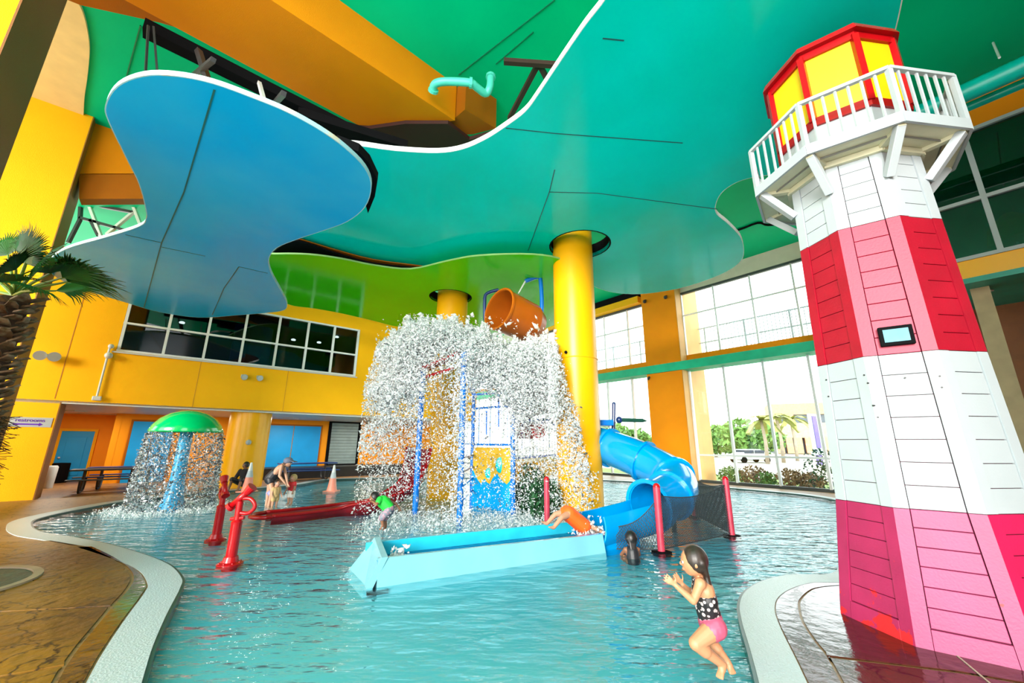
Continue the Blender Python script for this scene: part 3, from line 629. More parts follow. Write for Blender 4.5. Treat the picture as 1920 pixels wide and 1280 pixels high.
for i, (px, dist, r, lb) in enumerate([(1340, 64, 2.8, 'pale green tree behind the parked car, farthest left'), (1392, 53, 3.0, 'pale green tree behind the white car'), (1434, 64, 3.0, 'pale green tree right of the white car'), (1150, 56, 2.8, 'pale green tree seen left of the orange pillar'), (1192, 47, 1.9, 'smaller green tree seen just left of the orange pillar')]):
    p = D(px, 832, dist); leafy(Vector((p.x, p.y, -.1)), r, 900, LF3, .45, 'tree', lb, 'tree', .8, trunk=.6)
FRD = M('palm_leaf_sunlit', (.30, .32, .06), .7, .2, 2)
for px, dist, h, lb in [(1434, 42, 4.4, 'thin palm tree outside at the second mullion, leaning'), (1464, 45, 4.9, 'palm tree outside in front of the hotel, left one'), (1490, 50, 5.0, 'palm tree outside in front of the hotel, right one')]:
    p = D(px, 830, dist); b_ = Vector((p.x, p.y, -.1)); t = thing('palm_tree', b_, lb, 'palm tree')
    MB().tube([b_, b_+Vector((.1, 0, h*.5)), b_+Vector((0, .1, h))], [.2, .16, .14]).build('trunk', M('palm_trunk_pale', (.4, .32, .24), .9), t, smooth=True)
    for k in range(14):
        az = k*2.4; el = rng.uniform(-.3, .9); L = 1.9; m = MB(); c = b_+Vector((0, 0, h)); dx = Vector((math.cos(az), math.sin(az), 0)); sd_ = Vector((-math.sin(az), math.cos(az), 0)); pts = [c+dx*L*q+Vector((0, 0, math.sin(el)*L*q-1.3*q*q)) for q in (0, .35, .7, 1)]
        for w_, (p0, p1) in zip((.25, .35, .3), zip(pts[:-1], pts[1:])): m.add([p0-sd_*w_, p0+sd_*w_, p1+sd_*w_*.8, p1-sd_*w_*.8], [(0, 1, 2, 3)])
        m.build('frond', FRD, t)
# car
p = D(1405, 850, 45); cc = Vector((p.x, p.y, -.12)); car = thing('car', cc, 'white car parked outside beyond the tall windows', 'car')
Fc = Frame((cc.x, cc.y), 80)
prof = [(-2.2, .35), (-2.2, .8), (-1.5, .95), (-.9, 1.4), (.7, 1.42), (1.5, .95), (2.2, .85), (2.25, .35)]
v = [Fc.P(a, d, z-.12) for d in (-.85, .85) for a, z in prof]; n_ = len(prof)
MB().add(v, [tuple(range(n_)), tuple(range(2*n_-1, n_-1, -1))]+[(i, (i+1) % n_, n_+(i+1) % n_, n_+i) for i in range(n_)]).build('body', M('car_white', (.55, .56, .58), .2), car, bev=.05)
for a, b in ((-1.3, -.15), (-.05, 1.1)): MB().box(Fc, a, b, -.87, .87, .86, 1.2).build('side_window', M('car_window', (.03, .04, .06), .1), car)
for a in (-1.4, 1.4):
    for d in (-.8, .8): MB().tube([Fc.P(a, d-.1, .2), Fc.P(a, d+.1, .2)], .32, 16).build('wheel', BLK, car)
# hotel
HP = M('hotel_peach', (.50, .26, .13), .7); HD = M('hotel_shade', (.07, .09, .11), .6)
a_ = D(1452, 835, 90); b_ = D(1600, 835, 84); FH = Frame((a_.x, a_.y), math.degrees(math.atan2(b_.x-a_.x, b_.y-a_.y))); L = (b_-a_).length
ho = thing('hotel_building', Vector((a_.x, a_.y, 0)), 'peach building with a long dark balcony band and columns across the road', 'building')
MB().box(FH, 0, L, -8, 0, 8.2, 10.6).build('roof_storey', HP, ho)
MB().box(FH, .5, L, -8, -.6, 6.4, 8.2).build('balcony_band', HD, ho)
MB().box(FH, 0, L, -8, -.2, 3.3, 6.4).build('wall', M('hotel_cream', (.42, .33, .18), .7), ho)
MB().box(FH, 0, L, -8, -2, 0, 3.3).build('porch_back', HD, ho)
for i in range(8): MB().box(FH, i*L/8+.6, i*L/8+1.8, -1.4, 0, 0, 3.3).build('column', HP, ho)
for i in range(4): MB().box(FH, i*L/4+.2, i*L/4+.9, -1.0, .1, 6.4, 8.2).build('pier', HP, ho)
# pylon sign
p = D(1533, 840, 38); f_ = Frame((p.x, p.y), 60); sg = thing('pylon_sign', Vector((p.x, p.y, -.1)), 'tall white framed purple sign post across the lawn', 'sign')
MB().box(f_, -.7, .7, -.1, .1, 1.2, 4.6).build('frame', WHT, sg); MB().box(f_, -.35, .45, .1, .14, 1.5, 4.4).build('panel', M('purple_sign', (.10, .05, .28), .4), sg)
MB().box(f_, -.9, 1.0, -.2, .2, .9, 1.2).build('base', WHT, sg); MB().box(f_, -.4, .4, -.1, .1, 0, .9).build('leg', M('purple_leg', (.15, .10, .35), .5), sg)
# ================= LIGHTHOUSE =================
LC = Vector((4.4585, 4.5904, 0)); PHI = math.radians(164.62)
def ov(i, R, z, ph=PHI): a = ph+i*PI/4; return Vector((LC.x+R*math.cos(a), LC.y+R*math.sin(a), z))
prof = [(0, .953), (1.1617, .807), (2.6833, .7472), (4.2171, .7015), (5.12, .675)]
def RZ(z):
    for (z0, r0), (z1, r1) in zip(prof[:-1], prof[1:]):
        if z <= z1: return r0+(r1-r0)*(z-z0)/(z1-z0)
    return prof[-1][1]
lh = thing('lighthouse', LC, 'play lighthouse of pink and white painted planks with a yellow red-framed lantern', 'lighthouse')
def peel(m, cover):
    nt = m.node_tree; b = nt.nodes['Principled BSDF']; old = b.inputs['Base Color'].links[0].from_socket
    gm = nt.nodes.new('ShaderNodeNewGeometry'); s = nt.nodes.new('ShaderNodeSeparateXYZ'); nt.links.new(gm.outputs['Position'], s.inputs[0])
    n = nt.nodes.new('ShaderNodeTexNoise'); n.inputs['Scale'].default_value = 3.2; n.inputs['Detail'].default_value = 9; n.inputs['Roughness'].default_value = .65; nt.links.new(gm.outputs['Position'], n.inputs[0])
    a = nt.nodes.new('ShaderNodeMath'); a.operation = 'MULTIPLY_ADD'; a.inputs[1].default_value = -.28; nt.links.new(s.outputs['Z'], a.inputs[0]); nt.links.new(n.outputs[0], a.inputs[2])
    r = nt.nodes.new('ShaderNodeValToRGB'); r.color_ramp.elements[0].position = cover; r.color_ramp.elements[1].position = cover+.012; r.color_ramp.elements[0].color = (0, 0, 0, 1); r.color_ramp.elements[1].color = (1, 1, 1, 1); nt.links.new(a.outputs[0], r.inputs[0])
    mx = nt.nodes.new('ShaderNodeMixRGB'); nt.links.new(r.outputs[0], mx.inputs[0]); nt.links.new(old, mx.inputs[1]); mx.inputs[2].default_value = (.62, .015, .02, 1); nt.links.new(mx.outputs[0], b.inputs['Base Color'])
peel(PINKD, .56)
PINKM = M('deep_pink_paint', (.34, .003, .018), .45, .12, 3, .15, 50)
PINKL = M('magenta_pink_peeling', (.34, .015, .08), .5, .12, 3, .1, 50); peel(PINKL, .49)
PINKR = M('hot_pink_paint', (.48, .008, .07), .5, .08, 3, .1, 50)
secs = [(0.0, 1.1617, 6, 'low'), (1.1617, 2.6833, 7, 'w'), (2.6833, 4.2171, 8, 'mid'), (4.2171, 5.10, 5, 'w')]
core = MB()
n8 = lambda R, z, s_=1: [ov(i, R, z) for i in range(8)]
v = []; fs = []
for z, r in prof: v += n8(r-.035, z)
for i in range(len(prof)-1):
    for k in range(8): fs.append((i*8+k, i*8+(k+1) % 8, (i+1)*8+(k+1) % 8, (i+1)*8+k))
fs += [tuple(range(7, -1, -1)), tuple(range(32, 40))]
core.add(v, fs).build('core', M('dark_joint_pink', (.12, .02, .04), .8), lh)
def board(i, u0, u1, z0, z1, t0, t1, taper=0):
    """board on face i between fractions/insets; u are distances from vertex i and from vertex i+1"""
    out = []
    for z in (z0, z1):
        A = ov(i, RZ(z), z); B = ov(i+1, RZ(z), z); d = (B-A).normalized(); nn = Vector((d.y, -d.x, 0))
        if nn.dot(A-LC) < 0: nn = -nn
        for t in (t0, t1):
            out += [A+d*u0+nn*t, B-d*u1+nn*t] if u1 >= 0 else [A+d*u0+nn*t, A+d*(-u1)+nn*t]
    f = [(0, 1, 5, 4), (2, 6, 7, 3), (0, 2, 3, 1), (4, 5, 7, 6), (0, 4, 6, 2), (1, 3, 7, 5)]
    return MB().add(out, f)
def facemat(sec, i):
    if sec == 'w': return WHT
    i %= 8
    if sec == 'low': return {1: PINKD, 0: PINKL, 2: PINKR}.get(i, PINKD if i % 2 else PINKR)
    return PINK if i % 2 == 1 else PINKM
for z0, z1, nb, sec in secs:
    for i in range(8):
        m_ = facemat(sec, i)
        for u0, u1 in ((0.0, -.115), (None, None)):
            if u0 is None:
                mb = MB(); out = []
                for z in (z0+.003, z1-.003):
                    A = ov(i, RZ(z), z); B = ov(i+1, RZ(z), z); d = (B-A).normalized(); nn = Vector((d.y, -d.x, 0))
                    if nn.dot(A-LC) < 0: nn = -nn
                    for t in (-.03, 0.002): out += [B-d*.115+nn*t, B+nn*t]
                mb.add(out, [(0, 1, 5, 4), (2, 6, 7, 3), (0, 2, 3, 1), (4, 5, 7, 6), (0, 4, 6, 2), (1, 3, 7, 5)]).build('corner_board', m_, lh)
            else: board(i, 0, -.115, z0+.003, z1-.003, -.03, .002).build('corner_board', m_, lh)
        zz0 = z0
        if sec == 'low':
            board(i, .118, .118, z0+.003, .17, -.03, .004).build('base_board', m_, lh, bev=.003); zz0 = .175
        h = (z1-zz0)/nb
        for k in range(nb):
            board(i, .122, .122, zz0+k*h+.003, zz0+(k+1)*h-.003, -.033, -.008).build('plank', m_, lh, bev=.004)
# window on face 1 (between vertices 1 and 2)
def onface(i, px, py, t=0):
    r = ray(px, py); z = 3.0
    for _ in range(6):
        A = ov(i, RZ(z), z); B = ov(i+1, RZ(z), z); d = (B-A).normalized(); nn = Vector((d.y, -d.x, 0))
        if nn.dot(A-LC) < 0: nn = -nn
        o = Vector((A.x, A.y, 0))+nn*t; k = nn.dot(o)/nn.dot(Vector((r.x, r.y, 0))); q = r*k; z = q.z+H
    return (Vector((q.x, q.y, 0))-Vector((A.x, A.y, 0))).dot(d), z
wa = onface(1, 1645, 655); wb = onface(1, 1715, 604)
u0, u1, z0, z1 = min(wa[0], wb[0])+.03, max(wa[0], wb[0])-.03, min(wa[1], wb[1])+.02, max(wa[1], wb[1])-.02
A = ov(1, RZ(2.9), 0); B = ov(2, RZ(2.9), 0); d = (B-A).normalized(); nn = Vector((d.y, -d.x, 0)); nn = nn if nn.dot(A-LC) > 0 else -nn
fw = WF.__class__((0, 0), 90); fw.p = A; fw.u = d; fw.n = nn
wd = MB().box(fw, u0, u1, 0, .05, z0, z1).build('window_frame', BLK, lh, bev=.008)
MB().box(fw, u0+.035, u1-.035, .045, .056, z0+.035, z1-.035).build('window_pane', M('pale_blue_pane', (.10, .30, .38), .6, .25, 4), wd)
# bolts
for px, py in ((1697, 708), (1762, 705), (1766, 726), (1621, 703), (1628, 718), (1638, 760), (1646, 782), (1550, 712), (1554, 743)):
    fi = 1 if px > 1640 and px < 1760 else (0 if px < 1640 else 1)
    s_, z_ = onface(fi, px, py); A = ov(fi, RZ(z_), z_); B = ov(fi+1, RZ(z_), z_); dd = (B-A).normalized(); n2 = Vector((dd.y, -dd.x, 0)); n2 = n2 if n2.dot(A-LC) > 0 else -n2
    p_ = A+dd*s_; MB().tube([p_-n2*.02, p_+n2*.008], .009, 8).build('bolt', DKM, lh)
# balcony
def octprism(name, R0, z0, R1, z1, mat, parent, ph=PHI, inner=None):
    v = [ov(i, R0, z0, ph) for i in range(8)]+[ov(i, R1, z1, ph) for i in range(8)]
    f = [(i, (i+1) % 8, 8+(i+1) % 8, 8+i) for i in range(8)]+[tuple(range(7, -1, -1)), tuple(range(8, 16))]
    return MB().add(v, f).build(name, mat, parent)
UND = M('aged_white_underside', (.62, .60, .42), .6, .12, 3)
octprism('balcony_deck', 1.085, 5.13, 1.085, 5.20, UND, lh)
for i in range(8):
    a0, a1 = ov(i, 1.10, 5.165), ov(i+1, 1.10, 5.165); MB().bar(a0, a1, .03, .13).build('fascia_board', WHT, lh)
    b0, b1 = ov(i, .70, 5.09), ov(i+1, .70, 5.09); MB().bar(b0, b1, .05, .07).build('inner_ledger', UND, lh)
    c0, c1 = ov(i, .88, 5.12), ov(i+1, .88, 5.12); MB().bar(c0, c1, .006, .03).build('soffit_joint', M('joint_grey', (.2, .2, .18), .7) if i == 0 else bpy.data.materials['joint_grey'], lh)
    MB().bar(ov(i, .69, 4.72), ov(i, 1.03, 5.12), .085, .085, Vector((math.cos(PHI+i*PI/4+PI/2), math.sin(PHI+i*PI/4+PI/2), 0))).build('bracket', WHT, lh, bev=.006)
    MB().bar(ov(i, .68, 5.11), ov(i, 1.06, 5.11), .07, .05).build('outrigger', UND, lh)
    r0, r1 = ov(i, 1.085, 5.83), ov(i+1, 1.085, 5.83); MB().bar(r0, r1, .05, .04).build('top_rail', WHT, lh)
    MB().bar(ov(i, 1.08, 5.2), ov(i, 1.08, 5.84), .05, .05).build('corner_post', WHT, lh)
    for k in range(1, 7):
        p_ = ov(i, 1.08, 5.2).lerp(ov(i+1, 1.08, 5.2), k/7); MB().bar(p_, p_+Vector((0, 0, .62)), .022, .022).build('baluster', WHT, lh)
# lantern
lp = PHI
octprism('lantern_drum', .70, 5.2, .70, 5.68, WHT, lh)
octprism('lantern_sill', .735, 5.68, .735, 5.79, RED, lh)
octprism('lantern_roof', .80, 6.80, .76, 6.90, RED, lh)
octprism('lantern_head', .735, 6.70, .735, 6.80, RED, lh)
LY = M('lantern_yellow_panel', (.72, .48, .003), .35, .04, 2)
for i in range(8):
    MB().bar(ov(i, .715, 5.75), ov(i, .715, 6.75), .07, .07, Vector((math.cos(PHI+i*PI/4), math.sin(PHI+i*PI/4), 0))).build('lantern_post', RED, lh)
    A = ov(i, .70, 5.79); B = ov(i+1, .70, 5.79); Cq = B+Vector((0, 0, .92)); Dq = A+Vector((0, 0, .92)); inn = (LC+Vector((0, 0, 6.2))-(A+B)/2).normalized()*.02
    MB().add([A, B, Cq, Dq, A+inn, B+inn, Cq+inn, Dq+inn], [(0, 1, 2, 3), (7, 6, 5, 4), (0, 4, 5, 1), (1, 5, 6, 2), (2, 6, 7, 3), (3, 7, 4, 0)]).build('lantern_panel', LY, lh)
cb = MB(); 
cb.tube(cr([G(1340, 395, 10.36), G(1372, 432, 10.36), G(1420, 418, 10.36), G(1440, 422, 10.36), G(1480, 418, 10.36)], 4, False), .04, 6)
cb.build('cable', BLK, None, label='black cable looping below the green ceiling beside the lighthouse balcony', cat='cable')

# ================= MUSHROOM =================
mc = G(322, 950); mc = Vector((mc.x, mc.y, 0))
mu = thing('mushroom_fountain', mc, 'mushroom fountain with a green cap on a blue post shedding a curtain of water', 'fountain')
zc = 1.99
MB().lathe(mc, [(.34, -.15), (.28, .0), (.22, .25), (.17, .7), (.155, 1.3), (.15, 2.2)], 28).build('post', M('mushroom_blue', (.01, .33, .62), .3, .1, 3), mu, smooth=True)
cap = [(.02, .70), (.25, .67), (.5, .58), (.72, .42), (.88, .2), (.95, .02), (.93, -.02), (.88, .0), (.7, .25), (.4, .42), (.05, .5)]
MB().lathe(mc+Vector((0, 0, zc)), [(r*.90, z*.86) for r, z in cap], 40).build('cap', M('mushroom_green', (.0, .42, .10), .15, .1, 2, coat=.5), mu, smooth=True)
SHEET = glass('falling_water', (.86, .92, .93), 1.33, .03, bump=1, bscale=6, stretch=(3, 3, 1), dist=.25)
v = []; f = []; n = 120; lv = 40
for j in range(lv+1):
    z = zc-.0-(zc+.0)*j/lv
    for k in range(n):
        a = 2*PI*k/n; r = .83+.12*math.sqrt(j/lv)+.015*math.sin(17*a+3*j/lv)+rng.normal()*.012*(1+2*j/lv)
        v.append((mc.x+r*math.cos(a), mc.y+r*math.sin(a), z+.0))
for j in range(lv):
    for k in range(n):
        if rng.random() < .82-.2*j/lv: f.append((j*n+k, j*n+(k+1) % n, (j+1)*n+(k+1) % n, (j+1)*n+k))
MB().add(v, f).build('water_curtain', SHEET, None, smooth=True, label='clear sheet of water falling round the mushroom fountain', cat='water', kind='stuff')
FOAM = M('white_water', (.97, .98, .98), .25, .04, 5, spec=.8)
nt = FOAM.node_tree; tl = nt.nodes.new('ShaderNodeBsdfTranslucent'); tl.inputs[0].default_value = (.93, .97, .98, 1); mx = nt.nodes.new('ShaderNodeMixShader'); mx.inputs[0].default_value = .5
nt.links.new(nt.nodes['Principled BSDF'].outputs[0], mx.inputs[1]); nt.links.new(tl.outputs[0], mx.inputs[2]); nt.links.new(mx.outputs[0], nt.nodes['Material Output'].inputs[0])
DROP = M('clear_drops', (.75, .82, .84), .05, .1, 8)
DROP.node_tree.nodes['Principled BSDF'].inputs['Transmission Weight'].default_value = .85; DROP.node_tree.nodes['Principled BSDF'].inputs['IOR'].default_value = 1.33
OCT = np.array([(1, 0, 0), (-1, 0, 0), (0, 1, 0), (0, -1, 0), (0, 0, 1), (0, 0, -1)], float)
OF = np.array([(0, 2, 4), (2, 1, 4), (1, 3, 4), (3, 0, 4), (2, 0, 5), (1, 2, 5), (3, 1, 5), (0, 3, 5)])
def drops(name, P, S, mats, mi, **k):
    """P (n,3) centres, S (n,) sizes, elongated at random angles, one stuff mesh"""
    n = len(P); e = 1+rng.random(n)*1.8; q = rng.normal(size=(n, 3, 3)); Q, _ = np.linalg.qr(q)
    V = OCT[None]*np.stack([S, S*e, S*.75], 1)[:, None, :]; V = np.einsum('nij,nkj->nki', Q, V)+P[:, None, :]
    me = bpy.data.meshes.new(name); F = (OF[None]+6*np.arange(n)[:, None, None]).reshape(-1, 3)
    o = P.mean(0); o[2] = P[:, 2].min(); V = V.reshape(-1, 3)-o
    me.vertices.add(len(V)); me.vertices.foreach_set('co', V.ravel()); me.loops.add(F.size); me.loops.foreach_set('vertex_index', F.ravel().astype(np.int32))
    me.polygons.add(len(F)); me.polygons.foreach_set('loop_start', np.arange(0, F.size, 3, dtype=np.int32)); me.polygons.foreach_set('loop_total', np.full(len(F), 3, dtype=np.int32))
    for m in mats: me.materials.append(m)
    me.polygons.foreach_set('material_index', np.repeat(mi, 8).astype(np.int32)); me.update(calc_edges=True); me.validate()
    ob = bpy.data.objects.new(name, me); C.objects.link(ob); ob.location = o
    return tag(ob, k.get('label'), k.get('cat'), None, 'stuff')
n = 5200; a = rng.random(n)*2*PI; t = rng.random(n)**.8; r = .81+.14*np.sqrt(t)+rng.normal(size=n)*.03
P = np.stack([mc.x+r*np.cos(a), mc.y+r*np.sin(a), zc*(1-t)], 1)
drops('water_drops', P, .008+.018*rng.random(n), [FOAM, DROP, M('dark_glint', (.08, .09, .10), .1)], rng.choice(3, n, p=[.12, .44, .44]), label='drops streaming off the green mushroom cap', cat='water')
n = 5000; a = rng.random(n)*2*PI; r = 1.1+rng.normal(size=n)*.22
P = np.stack([mc.x+r*np.cos(a), mc.y+r*np.sin(a), -.06+rng.random(n)**3*.12], 1)
drops('splash_ring', P, .006+.016*rng.random(n)**2, [FOAM], np.zeros(n), label='white splash ring on the water round the mushroom fountain', cat='water')

# ================= WATER CANNONS =================
def cannon(base, label, sc_=1, yaw=0):
    t = thing('water_cannon', base, label, 'water cannon', 'red water cannons')
    b = base; P_ = lambda x, y, z: b+Vector((x*math.cos(yaw)-y*math.sin(yaw), x*math.sin(yaw)+y*math.cos(yaw), z))*sc_
    MB().lathe(b, [(.10, -.15), (.10, -.07), (.19*sc_, -.065), (.19*sc_, -.02), (.12*sc_, .0), (.10*sc_, .07)], 24).build('base_flange', RED, t, smooth='a')
    for k in range(8):
        a = k*PI/4; MB().ball(b+Vector((.15*math.cos(a), .15*math.sin(a), -.015))*sc_, .018*sc_, 6, 4).build('bolt', RED, t)
    MB().lathe(b, [(.082*sc_, .05), (.08*sc_, .55*sc_), (.085*sc_, .60*sc_), (.055*sc_, .63*sc_)], 24).build('pedestal', RED, t, smooth='a')
    MB().lathe(b, [(.052*sc_, .60*sc_), (.052*sc_, .92*sc_)], 18).build('riser', RED, t, smooth='a')
    MB().tube([P_(-.11, 0, .64), P_(.11, 0, .66)], .03*sc_, 10).build('valve', RED, t)
    h = MB(); h.tube(cr([P_(.0, 0, .74), P_(.16, 0, .73), P_(.25, 0, .80), P_(.25, 0, .88), P_(.16, 0, .96), P_(.03, 0, .96)], 4, False), .032*sc_, 10); h.build('handle_loop', RED, t, smooth=True)
    MB().tube([P_(-.14, 0, .84), P_(.0, 0, .97), P_(.10, 0, 1.07)], [.05*sc_, .055*sc_, .055*sc_], 12).build('nozzle', RED, t, smooth=True)
    MB().tube([P_(.08, 0, 1.05), P_(.17, 0, 1.15)], [.06*sc_, .085*sc_], 14).build('muzzle', RED, t)
    MB().tube([P_(-.13, 0, .85), P_(-.17, 0, .81)], .075*sc_, 14).build('cap', RED, t)
    return t
c_ = G(432, 1052); cannon(c_, 'nearer red water cannon on a bolted flange, with a looped handle', .92)
c_ = G(405, 1008); cannon(c_, 'farther red water cannon standing left of the nearer one', .92, 2.4)

# ================= RUNOUT CHANNEL + TUBE SLIDE =================
E_ = G(688, 1099); Rr = G(1135, 1032); ud = (Rr-E_).normalized(); nd = Vector((-ud.y, ud.x, 0)); L = (Rr-E_).length
FS = Frame((0, 0), 90); FS.p = Vector((E_.x, E_.y, 0)); FS.u = ud; FS.n = nd
sl = thing('tube_slide', E_, 'blue fibreglass tube slide with a pale aqua runout channel', 'slide')
def wallq(a0, a1, lo, hi, d0, d1, z1a, z1b, flare=.09):
    P = FS.P; v = [P(a0, d0-flare, -.15), P(a1, d0-flare, -.15), P(a1, d1, -.15), P(a0, d1, -.15), P(a0, d0, z1a), P(a1, d0, z1b), P(a1, d1, z1b), P(a0, d1, z1a)]
    return MB().add(v, [(0, 3, 2, 1), (4, 5, 6, 7), (0, 1, 5, 4), (1, 2, 6, 5), (2, 3, 7, 6), (3, 0, 4, 7)])
wallq(.12, L, 0, 0, .05, .11, .29, .25).build('side_panel', SLL, sl)
MB().box(FS, 0.1, L+.9, .88, .94, -.1, .31).build('back_panel', M('mid_cyan_fibreglass', (.02, .50, .70), .2), sl)
MB().box(FS, 0.15, L+.9, .10, .90, -.12, .07).build('channel_floor', SLB, sl)
MB().box(FS, 0.16, L+.4, .112, .88, .072, .13).build('running_water', glass('slide_water', (.25, .55, .8), 1.34, .02, bump=1, bscale=9, dist=.03), sl)
MB().box(FS, .12, L+.0, .05, .13, .245, .255).build('rim', SLB, sl)
P = FS.P
v = [P(-.05, .0, -.12), P(-.16, .98, -.12), P(.22, .96, .36), P(.16, .03, .30), P(.03, .0, -.12), P(-.05, 1.0, -.12), P(.30, .97, .36), P(.24, .03, .30)]
MB().add(v, [(0, 1, 2, 3), (7, 6, 5, 4), (0, 4, 5, 1), (1, 5, 6, 2), (2, 6, 7, 3), (3, 7, 4, 0)]).build('end_panel', SLL, sl)
MB().box(FS, .0, .26, -.05, .02, -.1, -.055).build('foot_plate', DKM, sl)
n_ = 500; rr = rng.random((n_, 3)); Pp = np.array([FS.P(L*x, .15+.55*y, .12+.04*z) for x, y, z in rr]); 
# curved lower flume
ce = FS.P(L+.0, .42, .25)
path = [FS.P(L-.02, .42, .36), FS.P(L+.5, .44, .40), Vector((2.55, 8.35, .50)), Vector((2.95, 8.62, .56))]
path = cr(path, 5, False)
def trough(path, r, a0, a1, n=14, th=.03):
    v = []; f = []; m = len(path)
    for i, p in enumerate(path):
        t = (path[min(i+1, m-1)]-path[max(i-1, 0)]).normalized(); x = t.cross(Vector((0, 0, 1))).normalized(); y = x.cross(t)
        for rr_ in (r, r+th):
            for k in range(n+1):
                a = a0+(a1-a0)*k/n; v.append(p+x*math.cos(a)*rr_+y*math.sin(a)*rr_)
    w_ = 2*(n+1)
    for i in range(m-1):
        for k in range(n):
            f.append((i*w_+k, i*w_+k+1, (i+1)*w_+k+1, (i+1)*w_+k)); o = n+1; f.append((i*w_+o+k+1, i*w_+o+k, (i+1)*w_+o+k, (i+1)*w_+o+k+1))
        f.append((i*w_, (i+1)*w_, (i+1)*w_+n+1, i*w_+n+1)); f.append((i*w_+n, i*w_+2*n+1, (i+1)*w_+2*n+1, (i+1)*w_+n))
    for i in (0, m-1):
        for k in range(n): f.append((i*w_+k, i*w_+k+1, i*w_+n+2+k, i*w_+n+1+k))
    return MB().add(v, f)
trough(path, .44, PI*.93, PI*2.12).build('flume', SLB, sl, smooth='a')
tp = [Vector((2.75, 8.48, .56)), Vector((3.05, 8.72, .62)), Vector((3.55, 9.15, .78)), Vector((3.72, 9.65, .98)), Vector((3.5, 10.2, 1.22)), Vector((3.05, 10.75, 1.48)), Vector((2.6, 11.3, 1.68)), Vector((2.35, 11.9, 1.8))]
tpc = cr(tp, 5, False)
# hollow tube: outer + inner shell with open mouth
def pipe(path, r, th=.03, n=28):
    a = MB(); a.tube(path, r, n, cap=False); b = MB(); b.tube(path, r-th, n, cap=False); m = len(path); o = len(a.v); a.v += b.v; a.f += [tuple(o+i for i in reversed(f)) for f in b.f]
    for i in (0, m-1):
        for k in range(n): a.f.append((i*n+k, i*n+(k+1) % n, o+i*n+(k+1) % n, o+i*n+k))
    return a
def sub(p0, p1): return [p for i, p in enumerate(tpc) if p0 <= i <= p1]
cuts = [0, 8, 15, 22, 29, len(tpc)-1]
for a_, b_ in zip(cuts[:-1], cuts[1:]): pipe(sub(a_, b_), .46).build('tube_section', SLB, sl, smooth='a')
for i in cuts[:-1]:
    p = tpc[i]; t = (tpc[min(i+1, len(tpc)-1)]-tpc[max(i-1, 0)]).normalized()
    o = pipe([p-t*.035, p+t*.035], .52, .07).build('flange', SLB, sl, smooth='a')
    x = t.cross(Vector((0, 0, 1))).normalized(); y = x.cross(t)
    bb = MB()
    for k in range(20): bb.ball(p+(x*math.cos(k*PI/10)+y*math.sin(k*PI/10))*.49+t*.045, .014, 5, 4)
    bb.build('flange_bolts', DKM, o, kind='stuff')
MB().cbox((2.35, 11.95, 2.33), 1.1, .9, .16).build('entry_hood', BLUE, sl, bev=.02)
for p_ in (Vector((3.6, 9.5, 0)), Vector((3.2, 10.7, 0))): MB().tube([p_+Vector((0, 0, -.15)), p_+Vector((0, 0, .75))], .05, 10).build('support', DKM, sl)
sp_ = D(1150, 815, 12.0); tp_ = D(1151, 757, 12.0); wp = thing('spray_pole', Vector((sp_.x, sp_.y, sp_.z)), 'dark blue spray pole with a horizontal arm above the tube slide', 'spray pole')
NAV = M('navy_paint', (.01, .03, .12), .3)
MB().tube([sp_, tp_], .055, 12).build('pole', NAV, wp); MB().ball(tp_, .058, 10, 6).build('tip', NAV, wp, smooth=True)
MB().ball(D(1161, 787, 12), .10, 12, 8).build('hub', NAV, wp, smooth=True); MB().tube([D(1160, 787, 12), D(1205, 788, 12), D(1213, 789, 12)], [.06, .055, .01], 12).build('arm', M('dark_green_paint', (.01, .06, .04), .3), wp)

# ================= RED POSTS AND NET =================
posts = [(G(1240, 1030), (1223, 912), 'first red net post, nearest, beside the slide exit'), (G(1372, 1000), (1353, 898), 'red net post farthest right, near the windows'), (G(1303, 965), (1293, 885), 'red net post behind the tube slide, beside the orange pillar'), (G(1026, 985), (1022, 898), 'pinkish red post standing alone in front of the tower bushes')]
pp_ = []
for b_, tpx, lb in posts:
    h = D(*tpx, b_.y).z; t = thing('net_post', b_, lb, 'post', 'red posts round the slide'); pp_.append((b_, h))
    MB().tube([b_+Vector((0, 0, -.15)), b_+Vector((0, 0, h))], .062, 14).build('pole', M('worn_red_paint', (.42, .03, .06), .4, .2, 6) if lb.startswith('first') else bpy.data.materials['worn_red_paint'], t, smooth='a')
    MB().ball(b_+Vector((0, 0, h)), .064, 12, 6).build('cap', RED, t, smooth=True)
    if not lb.startswith('pink'): MB().lathe(b_, [(.17, -.08), (.17, -.03), (.1, -.02)], 18).build('base_plate', BLK, t)
NETM = M('net_cord', (.02, .03, .035), .7)
def net(a, b, z0a, z0b, z1a, z1b, lb, nu=26):
    Lw = (b-a).length; m = MB(); cell = .045; nu = int(Lw/cell)
    P = lambda s_, t_: a.lerp(b, s_)+Vector((0, 0, (z0a+(z0b-z0a)*s_)*(1-t_)+(z1a+(z1b-z1a)*s_)*t_))-Vector((0, 0, .12*math.sin(PI*s_)*(t_)))
    hgt = z1a-z0a; nv = int(hgt/cell); w_ = .0035
    for i in range(-nv, nu):
        for sgn in (1, -1):
            prev = None
            for k in range(nv+1):
                s_ = (i+k)/nu if sgn == 1 else (i+nv-k)/nu
                if 0 <= s_ <= 1:
                    q = P(s_, k/nv)
                    if prev is not None and k % 1 == 0: m.bar(prev, q, w_*2, w_*2)
                    prev = q
                else: prev = None
    m.bar(P(0, 0), P(1, 0), .015, .015); m.tube([P(s_/10, 1) for s_ in range(11)], .008, 5)
    return m.build('safety_net', NETM, None, label=lb, cat='net', kind='stuff')
(b1, h1), (b2, h2), (b3, h3), _ = pp_
net(b1, b2, .0, .0, h1-.15, h2-.1, 'black safety net hung between the two nearer red posts')
